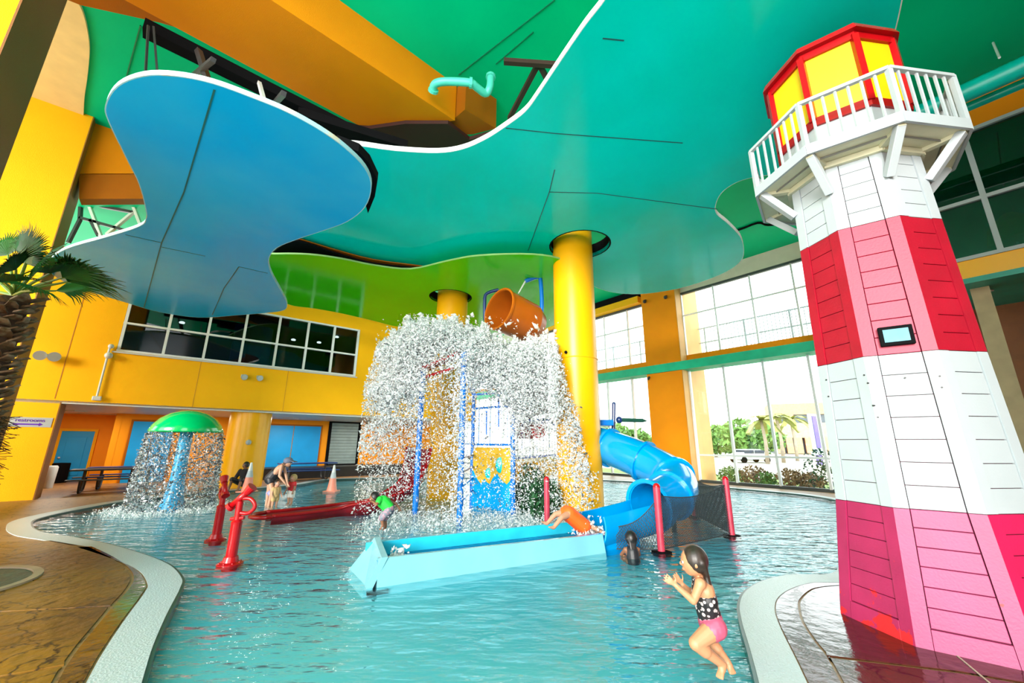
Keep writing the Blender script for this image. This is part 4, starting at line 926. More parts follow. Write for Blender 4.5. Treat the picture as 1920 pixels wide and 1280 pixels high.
net(b2, b3, .0, .0, h2-.1, h3-.1, 'black safety net from the right post back to the post behind the slide')
net(FS.P(L+.25, .0, 0), b1, .0, .0, .35, h1-.2, 'black safety net between the slide channel and the nearest red post')

# ================= RED SLIDE =================
rs = thing('open_slide', G(500, 968), 'dark red open slide lying low on the water, curving up behind the spray', 'slide')
rp = [G(505, 960, .12), G(560, 955, .12), G(640, 945, .14), D(710, 930, 11.4), D(760, 905, 11.9), D(778, 872, 12.2), D(786, 835, 12.4)]
rp[3].z = max(rp[3].z, .2)
o_ = trough(cr(rp, 5, False), .36, PI*1.05, PI*1.95, 12).build('flume', REDS, rs, smooth='a')
for sg in (-1, 1):
    q = cr(rp, 5, False); e = []
    for i, p in enumerate(q):
        t = (q[min(i+1, len(q)-1)]-q[max(i-1, 0)]).normalized(); x = t.cross(Vector((0, 0, 1))).normalized(); e.append(p+x*.38*sg+Vector((0, 0, -.04)))
    MB().tube(e, .04, 8).build('edge_rail', RED, rs, smooth=True)
ec = [rp[0]+Vector((0, 0, -.06))+(Vector((math.cos(a), math.sin(a), 0))*.38) for a in [PI*.5+math.atan2((rp[0]-rp[1]).y, (rp[0]-rp[1]).x)-PI+PI*k/8 for k in range(9)]]
MB().tube(ec, .05, 8).build('end_rail', RED, rs, smooth=True)
# ================= PLAY TOWER =================
tw = thing('play_tower', Vector((-.9, 11.2, 0)), 'blue post play tower with yellow wave panel, railings and red roof pieces under the spray', 'play structure')
def post(px, py, tx, ty, r=.06):
    b_ = G(px, py); top = D(tx, ty, b_.y); top.x, top.y = b_.x+(top.x-b_.x)*.3, b_.y
    MB().tube([b_+Vector((0, 0, -.15)), top], r, 12).build('post', BLUE, tw, smooth='a'); return b_, top
pA = post(778, 962, 790, 690, .075); pB = post(862, 975, 862, 660, .075); pC = post(884, 945, 884, 700, .06); pD = post(962, 958, 957, 700, .07)
MB().lathe(pA[0], [(.2, -.1), (.2, -.05), (.1, -.04)], 16).build('base_plate', DKM, tw)
pE = post(1052, 925, 1050, 780, .06)
# yellow/blue wave panel between C and D
a, b = pC[0], pD[0]; f_ = Frame((a.x, a.y), math.degrees(math.atan2((b-a).x, (b-a).y))); Lp = (b-a).length
zb, zt = -.05, D(900, 838, a.y).z; zt = max(zt, 1.6)
PY = M('panel_yellow', (.70, .42, .03), .3)
MB().box(f_, .05, Lp-.05, -.03, .03, zb, zt).build('wave_panel', PY, tw)
wv = [(0, .62), (.08, .52), (.16, .44), (.25, .38), (.33, .48), (.40, .42), (.48, .40), (.55, .5), (.66, .58), (.74, .5), (.82, .46), (.9, .42), (1, .5)]
m = MB(); hh = zt-zb
for (x0, y0), (x1, y1) in zip(wv[:-1], wv[1:]):
    P = f_.P; xa, xb = .05+x0*(Lp-.1), .05+x1*(Lp-.1)
    v = [P(xa, .03, zb), P(xb, .03, zb), P(xb, .03, zb+y1*hh), P(xa, .03, zb+y0*hh), P(xa, .045, zb), P(xb, .045, zb), P(xb, .045, zb+y1*hh), P(xa, .045, zb+y0*hh)]
    m.add(v, [(0, 3, 2, 1), (4, 5, 6, 7), (0, 1, 5, 4), (1, 2, 6, 5), (2, 3, 7, 6), (3, 0, 4, 7)])
m.build('wave_relief', M('wave_blue', (.0, .33, .75), .25), tw)
MB().ball(f_.P(.72*Lp, .03, zb+.72*hh), .2, 14, 8, (.7, .25, 1.1)).build('droplet_relief', M('aqua_relief', (.0, .55, .60), .25), tw, smooth=True)
MB().ball(f_.P(.45*Lp, .03, zb+.57*hh), .15, 12, 8, (.8, .25, 1)).build('droplet_relief', bpy.data.materials['aqua_relief'], tw, smooth=True)
# platforms, railings
def rail(a, b, z0, z1, n, nm='railing'):
    r_ = MB().bar(a+Vector((0, 0, z1)), b+Vector((0, 0, z1)), .06, .06).build('rail', BLUE, tw); MB().bar(a+Vector((0, 0, z0)), b+Vector((0, 0, z0)), .06, .06).build('rail', BLUE, tw)
    for k in range(1, n):
        p = a.lerp(b, k/n); MB().bar(p+Vector((0, 0, z0)), p+Vector((0, 0, z1)), .018, .018).build('baluster', GRYL if k % 2 else BLUE, r_)
z0 = D(900, 833, a.y).z; z1 = D(900, 766, a.y).z; rail(a, b, z0, z1, 14)
e = pE[0]; z2 = D(1000, 858, 11.8).z; z3 = D(1000, 787, 11.8).z; rail(b, e, z2, z3, 14)
MB().prism([[a, b, e, e+Vector((-.3, 1.4, 0)), a+Vector((-.3, 1.4, 0))]], z2-.12, z2-.04).build('platform', M('platform_grey', (.15, .18, .2), .6), tw)
f2 = Frame((b.x, b.y), math.degrees(math.atan2((e-b).x, (e-b).y))); L2 = (e-b).length
MB().box(f2, .08, L2-.05, -.02, .03, .7, z2-.1).build('lower_panel', YEL, tw)
MB().box(f2, .08, L2-.05, -.02, .05, z2-.14, z2-.04).build('panel_trim', CRM, tw)
for k in range(5):
    zz = .4+k*.33; MB().bar(pB[0]+Vector((0, 0, zz)), a+Vector((0, 0, zz)), .05, .04).build('ladder_rung', BLUE, tw)
MB().bar(pB[0]+Vector((0, 0, pB[1].z*.85)), pC[0]+Vector((0, 0, pC[1].z*.8)), .05, .05).build('cross_bar', BLUE, tw)
rf = D(825, 675, 11.0)
MB().bar(D(790, 694, 10.9), D(862, 664, 10.6), .35, .07).build('red_roof_tray', RED, tw); MB().bar(D(793, 708, 10.9), D(850, 690, 10.6), .06, .07).build('red_rail', RED, tw)
MB().bar(D(905, 650, 11.2), D(940, 672, 11.0), .3, .07).build('dark_roof_tray', M('dark_red_tray', (.10, .02, .025), .4), tw)
MB().cbox(D(985, 800, 12.2), .5, .2, .7).build('red_drum_panel', REDS, tw, bev=.05)
MB().tube([D(1010, 808, 11.7), D(1010, 808, 11.55)], .2, 18).build('porthole', RED, tw)
MB().bar(D(970, 790, 11.8), D(1052, 784, 11.8), .08, .08).build('roof_beam', BLUE, tw)
for a_, b_ in (((885, 740), (955, 735)), ((935, 735), (935, 800)), ((912, 770), (912, 815))): MB().bar(D(*a_, 11.4), D(*b_, 11.4), .05, .05).build('upper_bar', BLUE, tw)
# bushes at tower foot
for i, (px, py, yy, r, lb) in enumerate([(990, 950, 11.9, .55, 'dark green leafy bush at the foot of the play tower, left'), (1012, 945, 10.7, .42, 'dark green leafy bush between the play tower and the big column')]):
    p = G(px, py); leafy(Vector((p.x, min(p.y, yy), -.1)), r, 800, [LFD], .085, 'bush', lb, 'bush', 1.25)
# tipping bucket
bkc = thing('tipping_bucket', D(955, 592, 12.0), 'big orange tipping bucket pouring water, held in a bent blue pipe frame', 'tipping bucket')
mo = D(936, 579, 11.6); bo = D(990, 605, 12.4); ax = (bo-mo).normalized(); Lb = (bo-mo).length
BO = M('bucket_orange', (.42, .10, .005), .3, .1, 2); BI = M('bucket_inside', (.45, .07, .01), .3)
q_ = [mo, mo+ax*Lb]; pipe([mo, mo.lerp(bo, .5), bo], .66, .04, 32).build('shell', BO, bkc, smooth='a')
bkc.children[0].data.materials[0] = BO
MB().tube([bo-ax*.05, bo], [.64, .62], 32).build('bottom', BO, bkc)
MB().tube([bo, bo+ax*.35], [.66, .50], 32).build('cone_end', BO, bkc, smooth='a')
pipe([mo-ax*.03, mo+ax*.03], .69, .06, 32).build('rim', BO, bkc, smooth='a')
fr_ = cr([D(998, 640, 12.2), D(997, 600, 12.2), D(1012, 592, 12.2), D(1016, 575, 12.2), D(1014, 530, 12.2), D(1009, 519, 12.2), D(985, 527, 12.2)], 3, False)
MB().tube(fr_, .07, 10).build('pipe_frame', BLUE, bkc, smooth='a')
MB().tube(cr([D(909, 600, 12.2), D(909, 560, 12.2), D(915, 549, 12.2), D(935, 543, 12.2)], 3, False), .055, 10).build('pipe_frame', NAV, bkc, smooth='a')
MB().cbox(D(992, 585, 12.0), .18, .18, .12).build('pivot_block', BO, bkc)
MB().tube([D(985, 527, 12.2), D(972, 550, 12.1)], [.03, .02], 8).build('water_jet', FOAM, bkc)

# ================= SPRAY =================
# the water thrown from the bucket: a white crown, heavy curtains left and right, sparse drops before the tower
def sprayfield(n, s0, s1, dmin, spread, yc=11.1):
    tx = [685, 705, 745, 800, 850, 900, 940, 985, 1010, 1045, 1062, 1085, 1112]; ty = [705, 642, 610, 598, 601, 616, 643, 646, 630, 640, 700, 785, 880]
    out = []; sz = []
    while len(out) < n:
        px = rng.uniform(680, 1120, 60000); py = rng.uniform(590, 965, 60000); T = np.interp(px, tx, ty); h = py-T+rng.normal(size=60000)*6+7*np.sin(px*.21)+5*np.sin(px*.083+1)+4*np.sin(px*.47)-np.where(rng.random(60000) < .05, rng.exponential(16, 60000), 0)*-1
        lx = 690-.05*(py-700)
        base = np.where(px < 795, np.interp(h, [0, 8, 130, 210, 360], [0, 1, .9, .35, .06]),
               np.where(px < 872, np.interp(h, [0, 8, 60, 110, 360], [0, 1, .85, .22, .10]),
               np.where(px < 958, np.interp(h, [0, 8, 95, 130, 360], [0, 1, .9, .13, .06]),
               np.where(px < 1048, np.interp(h, [0, 8, 120, 180, 330], [0, 1, .95, .40, .10]), np.interp(h, [0, 15, 60, 200], [0, .45, .6, .3])))))
        base = base*np.interp(px+9*np.sin(py*.07)+6*np.sin(py*.19), [672, 712, 1088, 1122], [.03, 1, 1, .1])
        k = (rng.random(60000) < base) & (base > dmin)
        px, py, h = px[k], py[k], h[k]; y = yc+rng.normal(size=len(px))*spread-np.where(px > 1030, .75, 0)
        x = (px-960)/747*(y*.99); z = H+(828-py)/747*y*1.03
        P = np.stack([x, y, z], 1); P = P[z > -.06]; h = h[z > -.06]
        out += list(P); sz += list(s0+(s1-s0)*rng.random(len(P))**2*np.interp(h, [-25, 25, 150, 350], [.35, 1, .7, .45]))
    return np.array(out[:n]), np.array(sz[:n])
PP, SS = sprayfield(58000, .009, .034, 0, .75, 10.95)
mi = rng.choice(3, len(PP), p=[.84, .08, .08]); hi = PP[:, 2] > 3.0; mi[hi & (rng.random(len(PP)) < .93)] = 0
drops('water_burst', PP, SS, [FOAM, DROP, bpy.data.materials['dark_glint']], mi, label='huge white burst of water falling over the play tower from the tipping bucket', cat='water')
n = 1400; PP = np.stack([-1.2+rng.normal(size=n)*.16, 9.55+rng.normal(size=n)*.15, 4.3*rng.random(n)**.8-.03], 1)
drops('post_spray', PP, .008+.02*rng.random(n), [FOAM, DROP], rng.choice(2, n, p=[.7, .3]), label='loose spray streaming down in front of the tower post', cat='water')
PP, SS = sprayfield(9000, .035, .085, .8, .35, 11.3)
drops('water_crown', PP, SS, [FOAM], np.zeros(len(PP)), label='dense white crown of the water burst', cat='water')
# splash on pool surface
n = 9000; x = rng.uniform(-3.4, 1.6, n); y = 10.2+rng.normal(size=n)*.7-.0*x
P = np.stack([x, y, -.07+.18*rng.random(n)**4], 1); drops('surface_splash', P, .006+.018*rng.random(n)**2, [FOAM], np.zeros(n), label='white splash dotting the pool surface below the burst', cat='water')
n = 260; P = np.array([FS.P(L*(.98), .4, .2)+Vector(rng.normal(size=3)*.12) for _ in range(n)]); drops('slide_splash', P, .01+.025*rng.random(n), [FOAM], np.zeros(n), label='small white splash round the child in the slide', cat='water')
P = np.array([FS.P(.45, .45, .15)+Vector(rng.normal(size=3)*.06) for _ in range(200)]); drops('channel_bubbles', P, .01+.02*rng.random(200), [FOAM], np.zeros(200), label='white bubbles at the closed end of the slide channel', cat='water')

# ================= PALM =================
pb = Vector((-7.25, 5.9, 0)); cz = D(28, 548, 5.9)
pb.x = cz.x-.05
pm = thing('fan_palm', pb, 'fan palm with a shaggy trunk of old leaf bases at the left edge', 'palm tree')
BT = M('leaf_boot', (.13, .075, .035), .8, .5, 9, .5, 30, col2=(.34, .27, .18), w2=(.45, .75)); TK = M('palm_trunk', (.06, .035, .02), .9, .4, 8, .5, 30)
MB().tube([pb, pb+Vector((0, 0, cz.z*.5)), Vector((cz.x, cz.y, cz.z-.1))], [.24, .21, .19], 18).build('trunk', TK, pm, smooth=True)
bw = []
N = 250
base_m = None
for k in range(N):
    zf = .42+k/N*(cz.z-.55); a = k*2.39996; r = .20-.02*k/N; c_ = Vector((pb.x+(cz.x-pb.x)*zf/cz.z, pb.y, zf)); dx = Vector((math.cos(a), math.sin(a), 0)); sd_ = Vector((-dx.y, dx.x, 0))
    Ln = rng.uniform(.05, .14); p0 = c_+dx*r*.8; p1 = c_+dx*(r+.09)+Vector((0, 0, Ln*.5)); p2 = c_+dx*(r+.12+rng.uniform(0, .08))+Vector((0, 0, Ln))+sd_*rng.normal()*.03; wd_ = rng.uniform(.045, .085); tw_ = Vector((0, 0, .02))
    v = [p0-sd_*wd_*1.3, p0+sd_*wd_*1.3, p1-sd_*wd_, p1+sd_*wd_, p2-sd_*wd_*.55, p2+sd_*wd_*.55]; v += [q+dx*-.025+tw_ for q in v]
    MB().add(v, [(0, 1, 3, 2), (2, 3, 5, 4), (6, 8, 9, 7), (8, 10, 11, 9), (0, 2, 8, 6), (2, 4, 10, 8), (1, 7, 9, 3), (3, 9, 11, 5), (4, 5, 11, 10)]).build('leaf_boot', BT, pm)
fz = MB()
for k in range(500):
    a = rng.random()*2*PI; z = rng.uniform(1.1, 2.1); c_ = Vector((pb.x, pb.y, z)); dx = Vector((math.cos(a), math.sin(a), 0)); p0 = c_+dx*.25; p1 = c_+dx*(.38+.14*rng.random())+Vector((0, 0, rng.uniform(-.2, .1)))
    fz.bar(p0, p1, .008, .008)
fz.build('dead_fibre', M('dark_fibre', (.05, .035, .015), .9), pm, kind='stuff')
LG = M('palm_green', (.005, .085, .004), .5, .35, 4, coat=0); LG2 = M('palm_petiole', (.16, .28, .04), .4)
def fan(o, tip, R, up, spread=2.5, n=36):
    """petiole from o to tip, blades radiating in the plane spanned by direction and side"""
    d = (tip-o).normalized(); sdv = d.cross(up).normalized(); nrm = sdv.cross(d)
    m = MB()
    for k in range(n):
        a = -spread/2+spread*k/(n-1); dr = d*math.cos(a)+sdv*math.sin(a); L_ = R*(1-.22*abs(a/spread*2)**2)*rng.uniform(.9, 1.05)
        pr_ = dr.cross(nrm).normalized(); dro = -nrm*0
        pts = [tip, tip+dr*L_*.5+nrm*.03, tip+dr*L_*.8-Vector((0, 0, .05*R)), tip+dr*L_-Vector((0, 0, .16*R*rng.uniform(.5, 1.5)))]
        ws = [.010, R*.028, R*.013, .002]
        v = []
        for p_, w_ in zip(pts, ws): v += [p_-pr_*w_, p_+nrm*w_*.5, p_+pr_*w_]
        f = []
        for i in range(3):
            f += [(3*i, 3*i+1, 3*i+4, 3*i+3), (3*i+1, 3*i+2, 3*i+5, 3*i+4)]
        m.add(v, f)
    fr = m.build('frond', LG, pm)
    MB().tube([o, o.lerp(tip, .5)+Vector((0, 0, .03)), tip], [.028, .02, .014], 8).build('petiole', LG2, fr)
oc_ = Vector((cz.x, cz.y, cz.z-.05))
def T(px, py, dy): return D(px, py, 5.9+dy)
for px, py, dy, R, up, spd in [(48, 492, -.2, .72, Vector((0, -1, .3)), 2.5), (78, 498, -.4, .6, Vector((.1, -.9, .5)), 2.4), (118, 520, -.2, .78, Vector((0, .5, 1)), 1.6), (30, 505, -.45, .6, Vector((0, -.8, .5)), 2.5), (52, 486, -.15, .62, Vector((0, -1, .2)), 2.6), (95, 512, -.3, .62, Vector((.2, -.6, 1)), 2.7), (128, 528, -.05, .80, Vector((0, .25, 1)), 2.0), (15, 478, .1, .6, Vector((0, -1, .3)), 2.6), (70, 500, .5, .6, Vector((0, -.3, 1)), 2.4), (10, 530, -.5, .7, Vector((0, -.4, 1)), 2.4), (-40, 500, 0, .7, Vector((0, -1, .5)), 2.5), (-60, 540, .2, .7, Vector((0, 0, 1)), 2.4), (105, 545, .25, .75, Vector((0, -.8, .8)), 2.2), (60, 545, -.7, .5, Vector((0, .2, 1)), 2.2)]:
    fan(oc_, T(px, py, dy), R, up, spd)

# ================= CONES =================
def cone(b, h, label):
    t = thing('traffic_cone', b, label, 'traffic cone', 'faded traffic cones')
    m1 = M('faded_orange_plastic', (.75, .25, .17), .5) if 'faded_orange_plastic' not in bpy.data.materials else bpy.data.materials['faded_orange_plastic']
    MB().cbox(b+Vector((0, 0, .02)), h*.5, h*.5, .04).build('base', m1, t, bev=.01)
    MB().lathe(b, [(h*.19, .04), (h*.14, h*.32), (h*.115, h*.5)], 18).build('body', m1, t, smooth='a')
    MB().lathe(b, [(h*.117, h*.5), (h*.075, h*.72)], 18).build('white_band', WHT, t, smooth='a')
    MB().lathe(b, [(h*.075, h*.72), (h*.035, h*.98), (h*.03, h)], 18).build('tip', GRYL, t, smooth='a')
cone(G(463, 922), 1.0, 'faded orange traffic cone beside the farther red cannon and the seated person')
cone(Vector((G(622, 918).x, G(622, 918).y, -.06)), .95, 'faded orange traffic cone standing in the pool, in front of the grey shutter')

# ================= PICNIC TABLES =================
def picnic(c, rz, mat, label, s_=1):
    t = thing('picnic_table', c, label, 'picnic table', 'picnic tables in the recess'); fr = Frame((c.x, c.y), rz); z = c.z
    MB().box(fr, -.95*s_, .95*s_, -.38, .38, z+.72, z+.77).build('tabletop', mat, t, bev=.01)
    for sg in (-1, 1): MB().box(fr, -.95*s_, .95*s_, sg*.72-.13, sg*.72+.13, z+.43, z+.47).build('bench_seat', mat, t, bev=.01)
    for sg in (-1, 1):
        x = .6*s_*sg; MB().tube(cr([fr.P(x, -.7, z+.43), fr.P(x, -.5, z+.05), fr.P(x, 0, z+.03), fr.P(x, .5, z+.05), fr.P(x, .7, z+.43)], 4, False), .03, 8).build('leg', DKM, t)
        MB().bar(fr.P(x, 0, z+.04), fr.P(x, 0, z+.72), .06, .06).build('upright', DKM, t)
TB = M('dark_blue_mesh_metal', (.01, .05, .22), .4)
picnic(G(196, 921), 50, DKM, 'dark picnic table nearest the yellow sign wall')
s_, _ = FL.at(236, 885, -3.0); picnic(FL.P(s_, -3.0, 0), 50.6, TB, 'dark blue picnic table beside the mushroom fountain, in front of the blue shutter', 1.1)
picnic(FL.P(8.1, -2.6, 0), 50.6, TB, 'dark blue picnic table behind the pool, below the second blue shutter', 1.3)
# small grey bin / pipe by sign wall
p = G(88, 915); MB().lathe(p, [(.14, 0), (.16, .75), (.12, .8)], 14).build('waste_bin', GRYL, None, smooth='a', label='slim grey bin behind the corner of the yellow sign wall', cat='bin')
p = G(106, 905); MB().cbox(p+Vector((0, 0, .4)), .4, .4, .8).build('planter_box', BLK, None, label='dark box on the ground left of the blue door', cat='box', bev=.03)

# ================= WALL FITTINGS =================
def wall_pt(px, py, d=0): s_, z_ = FL.at(px, py, d); return s_, z_
for px, py, lb in ((455, 705, 'left one of the pair of round white spotlights under the ribbon window'), (484, 707, 'right one of the pair of round white spotlights under the ribbon window')):
    s_, z_ = wall_pt(px, py); t = thing('spotlight', FL.P(s_, 0, z_), lb, 'spotlight', 'spotlights under the window')
    MB().box(FL, s_-.06, s_+.06, 0, .05, z_-.06, z_+.06).build('mount', GRYL, t); MB().tube([FL.P(s_, .05, z_), FL.P(s_+.05, .2, z_-.06)], [.07, .12], 16).build('housing', WHT, t)
    MB().tube([FL.P(s_+.05, .2, z_-.06), FL.P(s_+.053, .21, z_-.063)], .1, 16).build('lens', GRYL, t)
s_, z_ = wall_pt(90, 667); t = thing('floodlight', FL.P(s_, 0, z_), 'white twin floodlight on the yellow wall beside the palm trunk', 'floodlight')
MB().box(FL, s_-.05, s_+.05, 0, .1, z_-.05, z_+.05).build('mount', WHT, t)
for q in (-.16, .14): MB().tube([FL.P(s_+q, .12, z_), FL.P(s_+q+.05, .3, z_-.05)], [.09, .15], 14).build('lamp_head', WHT, t)
s0_, z0_ = wall_pt(207, 650); s1_, z1_ = wall_pt(182, 744); t = thing('conduit', FL.P(s1_, 0, z1_), 'grey conduit with round lamps running down the yellow wall left of the window', 'conduit')
s0_ = s1_
MB().tube([FL.P(s1_, .07, z1_), FL.P(s1_, .07, z0_)], .03, 8).build('pipe', GRYL, t)
for q, r in ((z0_, .08), (z0_-.32, .11)): MB().ball(FL.P(s1_+.03, .12, q), r, 12, 8).build('lamp', GRYL, t, smooth=True)
MB().box(FL, s1_-.1, s1_+.12, .02, .12, z1_-.12, z1_+.02).build('junction_box', GRYL, t, bev=.02)
s_, z_ = FL.at(465, 830, -.1); sb = thing('camera_dome', FL.P(s_, -.1, z_), 'small white dome camera on the short yellow column', 'camera'); q = D(466, 829, 16.1)
sb.location = q; bpy.context.view_layer.update(); MB().ball(q, .1, 12, 8).build('dome', WHT, sb, smooth=True); MB().cbox(q+Vector((-.08, .08, .0)), .1, .1, .1).build('mount', WHT, sb)
# restroom sign
s0_, zt_ = wall_pt(20, 781); s1_, zb_ = wall_pt(95, 801)
sg = thing('restroom_sign', FL.P(s0_, 0, zb_), 'white restrooms sign with purple lettering and arrow on the yellow wall', 'sign')
MB().box(FL, s0_, s1_, 0, .015, zb_, zt_).build('board', WHT, sg); PU = M('sign_purple', (.10, .01, .45), .5); wdt = s1_-s0_; hh = zt_-zb_
ys = zb_+hh*.28
MB().box(FL, s0_+.1*wdt, s1_-.28*wdt, .015, .02, ys-.02, ys+.02).build('arrow_shaft', PU, sg)
P = FL.P; v = [P(s1_-.3*wdt, d, z) for d in (.015, .02) for z in (ys-.05, ys+.05)]+[P(s1_-.2*wdt, .015, ys), P(s1_-.2*wdt, .02, ys)]
MB().add(v, [(0, 1, 4), (2, 5, 3), (0, 4, 5, 2), (1, 3, 5, 4), (0, 2, 3, 1)]).build('arrow_head', PU, sg)
def text(s, size, org, fr, mat, parent, name):
    cu_ = bpy.data.curves.new(name, 'FONT'); cu_.body = s; cu_.size = size; cu_.extrude = .003; tmp = bpy.data.objects.new(name, cu_); C.objects.link(tmp); bpy.context.view_layer.update()
    me = bpy.data.meshes.new_from_object(tmp.evaluated_get(bpy.context.evaluated_depsgraph_get())); bpy.data.objects.remove(tmp)
    me.transform(Matrix((( fr.u.x, 0, fr.n.x, 0), (fr.u.y, 0, fr.n.y, 0), (0, 1, 0, 0), (0, 0, 0, 1)))); me.materials.clear(); me.materials.append(mat)
    o = bpy.data.objects.new(name, me); C.objects.link(o); o.parent = parent; o.location = org-parent.location; return o
text('restrooms', hh*.5, FL.P(s0_+.12*wdt, .02, zb_+hh*.55), FL, PU, sg, 'lettering')
# ================= PEOPLE =================
SK1 = M('light_skin', (.46, .23, .14), .5, .06, 4); SK2 = M('brown_skin', (.22, .09, .045), .5, .08, 4); SK3 = M('tan_skin', (.48, .22, .11), .5, .06, 4)
HB = M('dark_brown_hair', (.025, .016, .012), .4, .4, 20); HBL = M('black_hair', (.01, .008, .008), .4); HLB = M('blond_hair', (.45, .30, .12), .6)
EYW = M('eye_white', (.8, .8, .8), .2); LIP = M('lips', (.5, .12, .10), .5)
def cap_(m, a, b, ra, rb, n=12):
    a = Vector(a); b = Vector(b); L_ = (b-a).length
    if L_ < 1e-4: m.ball(a, ra, n, 8); return
    m.tube([a, b], [ra, rb], n); m.ball(a, ra, n, 8); m.ball(b, rb, n, 8)
def remesh(m, name, mat, parent, vox, smooth=4):
    me = bpy.data.meshes.new(name); p = parent; o3 = Vector()
    while p: o3 += p.location; p = p.parent
    me.from_pydata([tuple(Vector(v)-o3) for v in m.v], [], m.f); ob = bpy.data.objects.new(name, me); C.objects.link(ob)
    r = ob.modifiers.new('r', 'REMESH'); r.mode = 'VOXEL'; r.voxel_size = vox
    s = ob.modifiers.new('s', 'SMOOTH'); s.factor = .5; s.iterations = smooth
    bpy.context.view_layer.update(); m2 = bpy.data.meshes.new_from_object(ob.evaluated_get(bpy.context.evaluated_depsgraph_get())); bpy.data.objects.remove(ob)
    m2.name = name; m2.materials.clear(); m2.materials.append(mat); m2.polygons.foreach_set('use_smooth', [True]*len(m2.polygons))
    o = bpy.data.objects.new(name, m2); C.objects.link(o); o.parent = parent; return o
def chain(m, pts, rs):
    for i in range(len(pts)-1): cap_(m, pts[i], pts[i+1], rs[i], rs[i+1])
def hand(m, wrist, d, palm, s_, curl=.5, side=1):
    """palm box-like blob with four fingers and a thumb. d finger direction, palm = palm normal"""
    d = Vector(d).normalized(); palm = (Vector(palm)-d*Vector(palm).dot(d)).normalized(); x = d.cross(palm)*side
    for q in (-.75, -.25, .25, .75): cap_(m, wrist+d*.01*s_, wrist+d*.075*s_+x*q*.034*s_, .016*s_, .012*s_, 8)
    for q, L_ in ((-1, .055), (-.33, .068), (.33, .072), (1, .062)):
        b = wrist+d*.08*s_+x*q*.031*s_; k1 = b+(d*.9+palm*curl*.35+x*q*.12).normalized()*L_*.5*s_; k2 = k1+(d*(1-curl*.5)+palm*curl).normalized()*L_*.5*s_
        cap_(m, b, k1, .0088*s_, .008*s_, 8); cap_(m, k1, k2, .008*s_, .0065*s_, 8)
    b = wrist+d*.025*s_+x*.03*s_; k1 = b+(d*.6+x*.8+palm*.2).normalized()*.035*s_; k2 = k1+(d*.9+x*.35+palm*.3).normalized()*.03*s_
    cap_(m, b, k1, .011*s_, .009*s_, 8); cap_(m, k1, k2, .009*s_, .0075*s_, 8)
def foot(m, ankle, toe, r):
    a = Vector(ankle); t = Vector(toe); d = (t-a); cap_(m, a, a+d*.35, r*1.1, r*1.15); x = d.cross(Vector((0, 0, 1)))
    if x.length < 1e-4: x = Vector((1, 0, 0))
    x.normalize()
    for q in (-1, -.3, .4, 1): cap_(m, a+d*.25, t+x*q*r*.8-d*.05*abs(q), r*.9, r*.45, 8)
def head(m, c, f, up, R):
    """c centre, f facing direction, up; R half height"""
    f = Vector(f).normalized(); up = (Vector(up)-f*Vector(up).dot(f)).normalized(); x = f.cross(up)
    Rm = Matrix((x, f, up)).transposed()
    m.ball(c, R, 18, 14, (.78, .88, 1), Rm); m.ball(c+f*R*.25-up*R*.45, R*.55, 14, 10, (.85, .95, .95), Rm)
    m.ball(c+f*R*.90-up*R*.08, R*.12, 8, 6, (.9, 1.2, 1.3), Rm); m.ball(c+f*R*.80-up*R*.45, R*.16, 8, 6, (1.5, .7, .6), Rm)
    for s_ in (-1, 1): m.ball(c+x*s_*R*.80-up*R*.08-f*R*.05, R*.2, 8, 6, (.4, .7, 1.1), Rm)
    return x, Rm
def face(c, f, up, R, par):
    f = Vector(f).normalized(); up = (Vector(up)-f*Vector(up).dot(f)).normalized(); x = f.cross(up); Rm = Matrix((x, f, up)).transposed()
    for s_ in (-1, 1):
        e = MB().ball(c+x*s_*R*.30+f*R*.80+up*R*.06, R*.12, 8, 6, (1.2, .6, .8), Rm).build('eye', EYW, par, smooth=True)
        MB().ball(c+x*s_*R*.30+f*R*.87+up*R*.06, R*.06, 6, 5).build('pupil', HBL, e)
    MB().ball(c+f*R*.83-up*R*.45, R*.15, 8, 6, (1.3, .5, .4), Rm).build('mouth', LIP, par, smooth=True)
def hair(c, f, up, R, mat, par, long=None, vox=.01):
    f = Vector(f).normalized(); up = (Vector(up)-f*Vector(up).dot(f)).normalized(); x = f.cross(up); Rm = Matrix((x, f, up)).transposed()
    m = MB(); m.ball(c-f*R*.16+up*R*.12, R*1.04, 16, 12, (.86, .9, .98), Rm)
    if long:
        for q in range(-2, 3):
            p0 = c-f*R*.5+x*q*R*.28; chain(m, [p0]+[Vector(l)+x*q*R*.16 for l in long], [R*.34]+[R*.24]*(len(long)-1)+[R*.08])
    # side hair
    for s_ in (-1, 1): m.ball(c+x*s_*R*.62-f*R*.25-up*R*.15, R*.38, 10, 8, (.5, .9, 1.3), Rm)
    return remesh(m, 'hair', mat, par, vox)

# ---- girl in the foreground ----
Y0 = 3.69
def Q(px, py, dy=0): return D(px, py, Y0+dy)
g_base = G(1357, 1262); g_base.z = -.12
gl = thing('person', g_base, 'girl in a black, white and pink swimsuit hopping in the shallow water in front', 'person')
hc = Q(1300, 1052, .02); hf = Vector((-1, .25, -.12)); hu = Vector((.05, 0, 1))
m = MB(); head(m, hc, hf, hu, .112)
nk = Q(1311, 1083, .04); ch = Q(1318, 1104, .04); wa_ = Q(1326, 1142, .04); pe = Q(1335, 1168, .04)
chain(m, [hc+Vector((.02, 0, -.05)), nk, ch], [.045, .04, .06])
shn, shf = Q(1313, 1094, -.06), Q(1319, 1092, .14)
chain(m, [shn, shf], [.045, .045]); chain(m, [ch, wa_, pe], [.088, .080, .088])
chain(m, [ch+Vector((0, -.05, 0)), wa_+Vector((0, -.03, 0))], [.07, .065]); chain(m, [ch+Vector((0, .05, 0)), wa_+Vector((0, .03, 0))], [.07, .065])
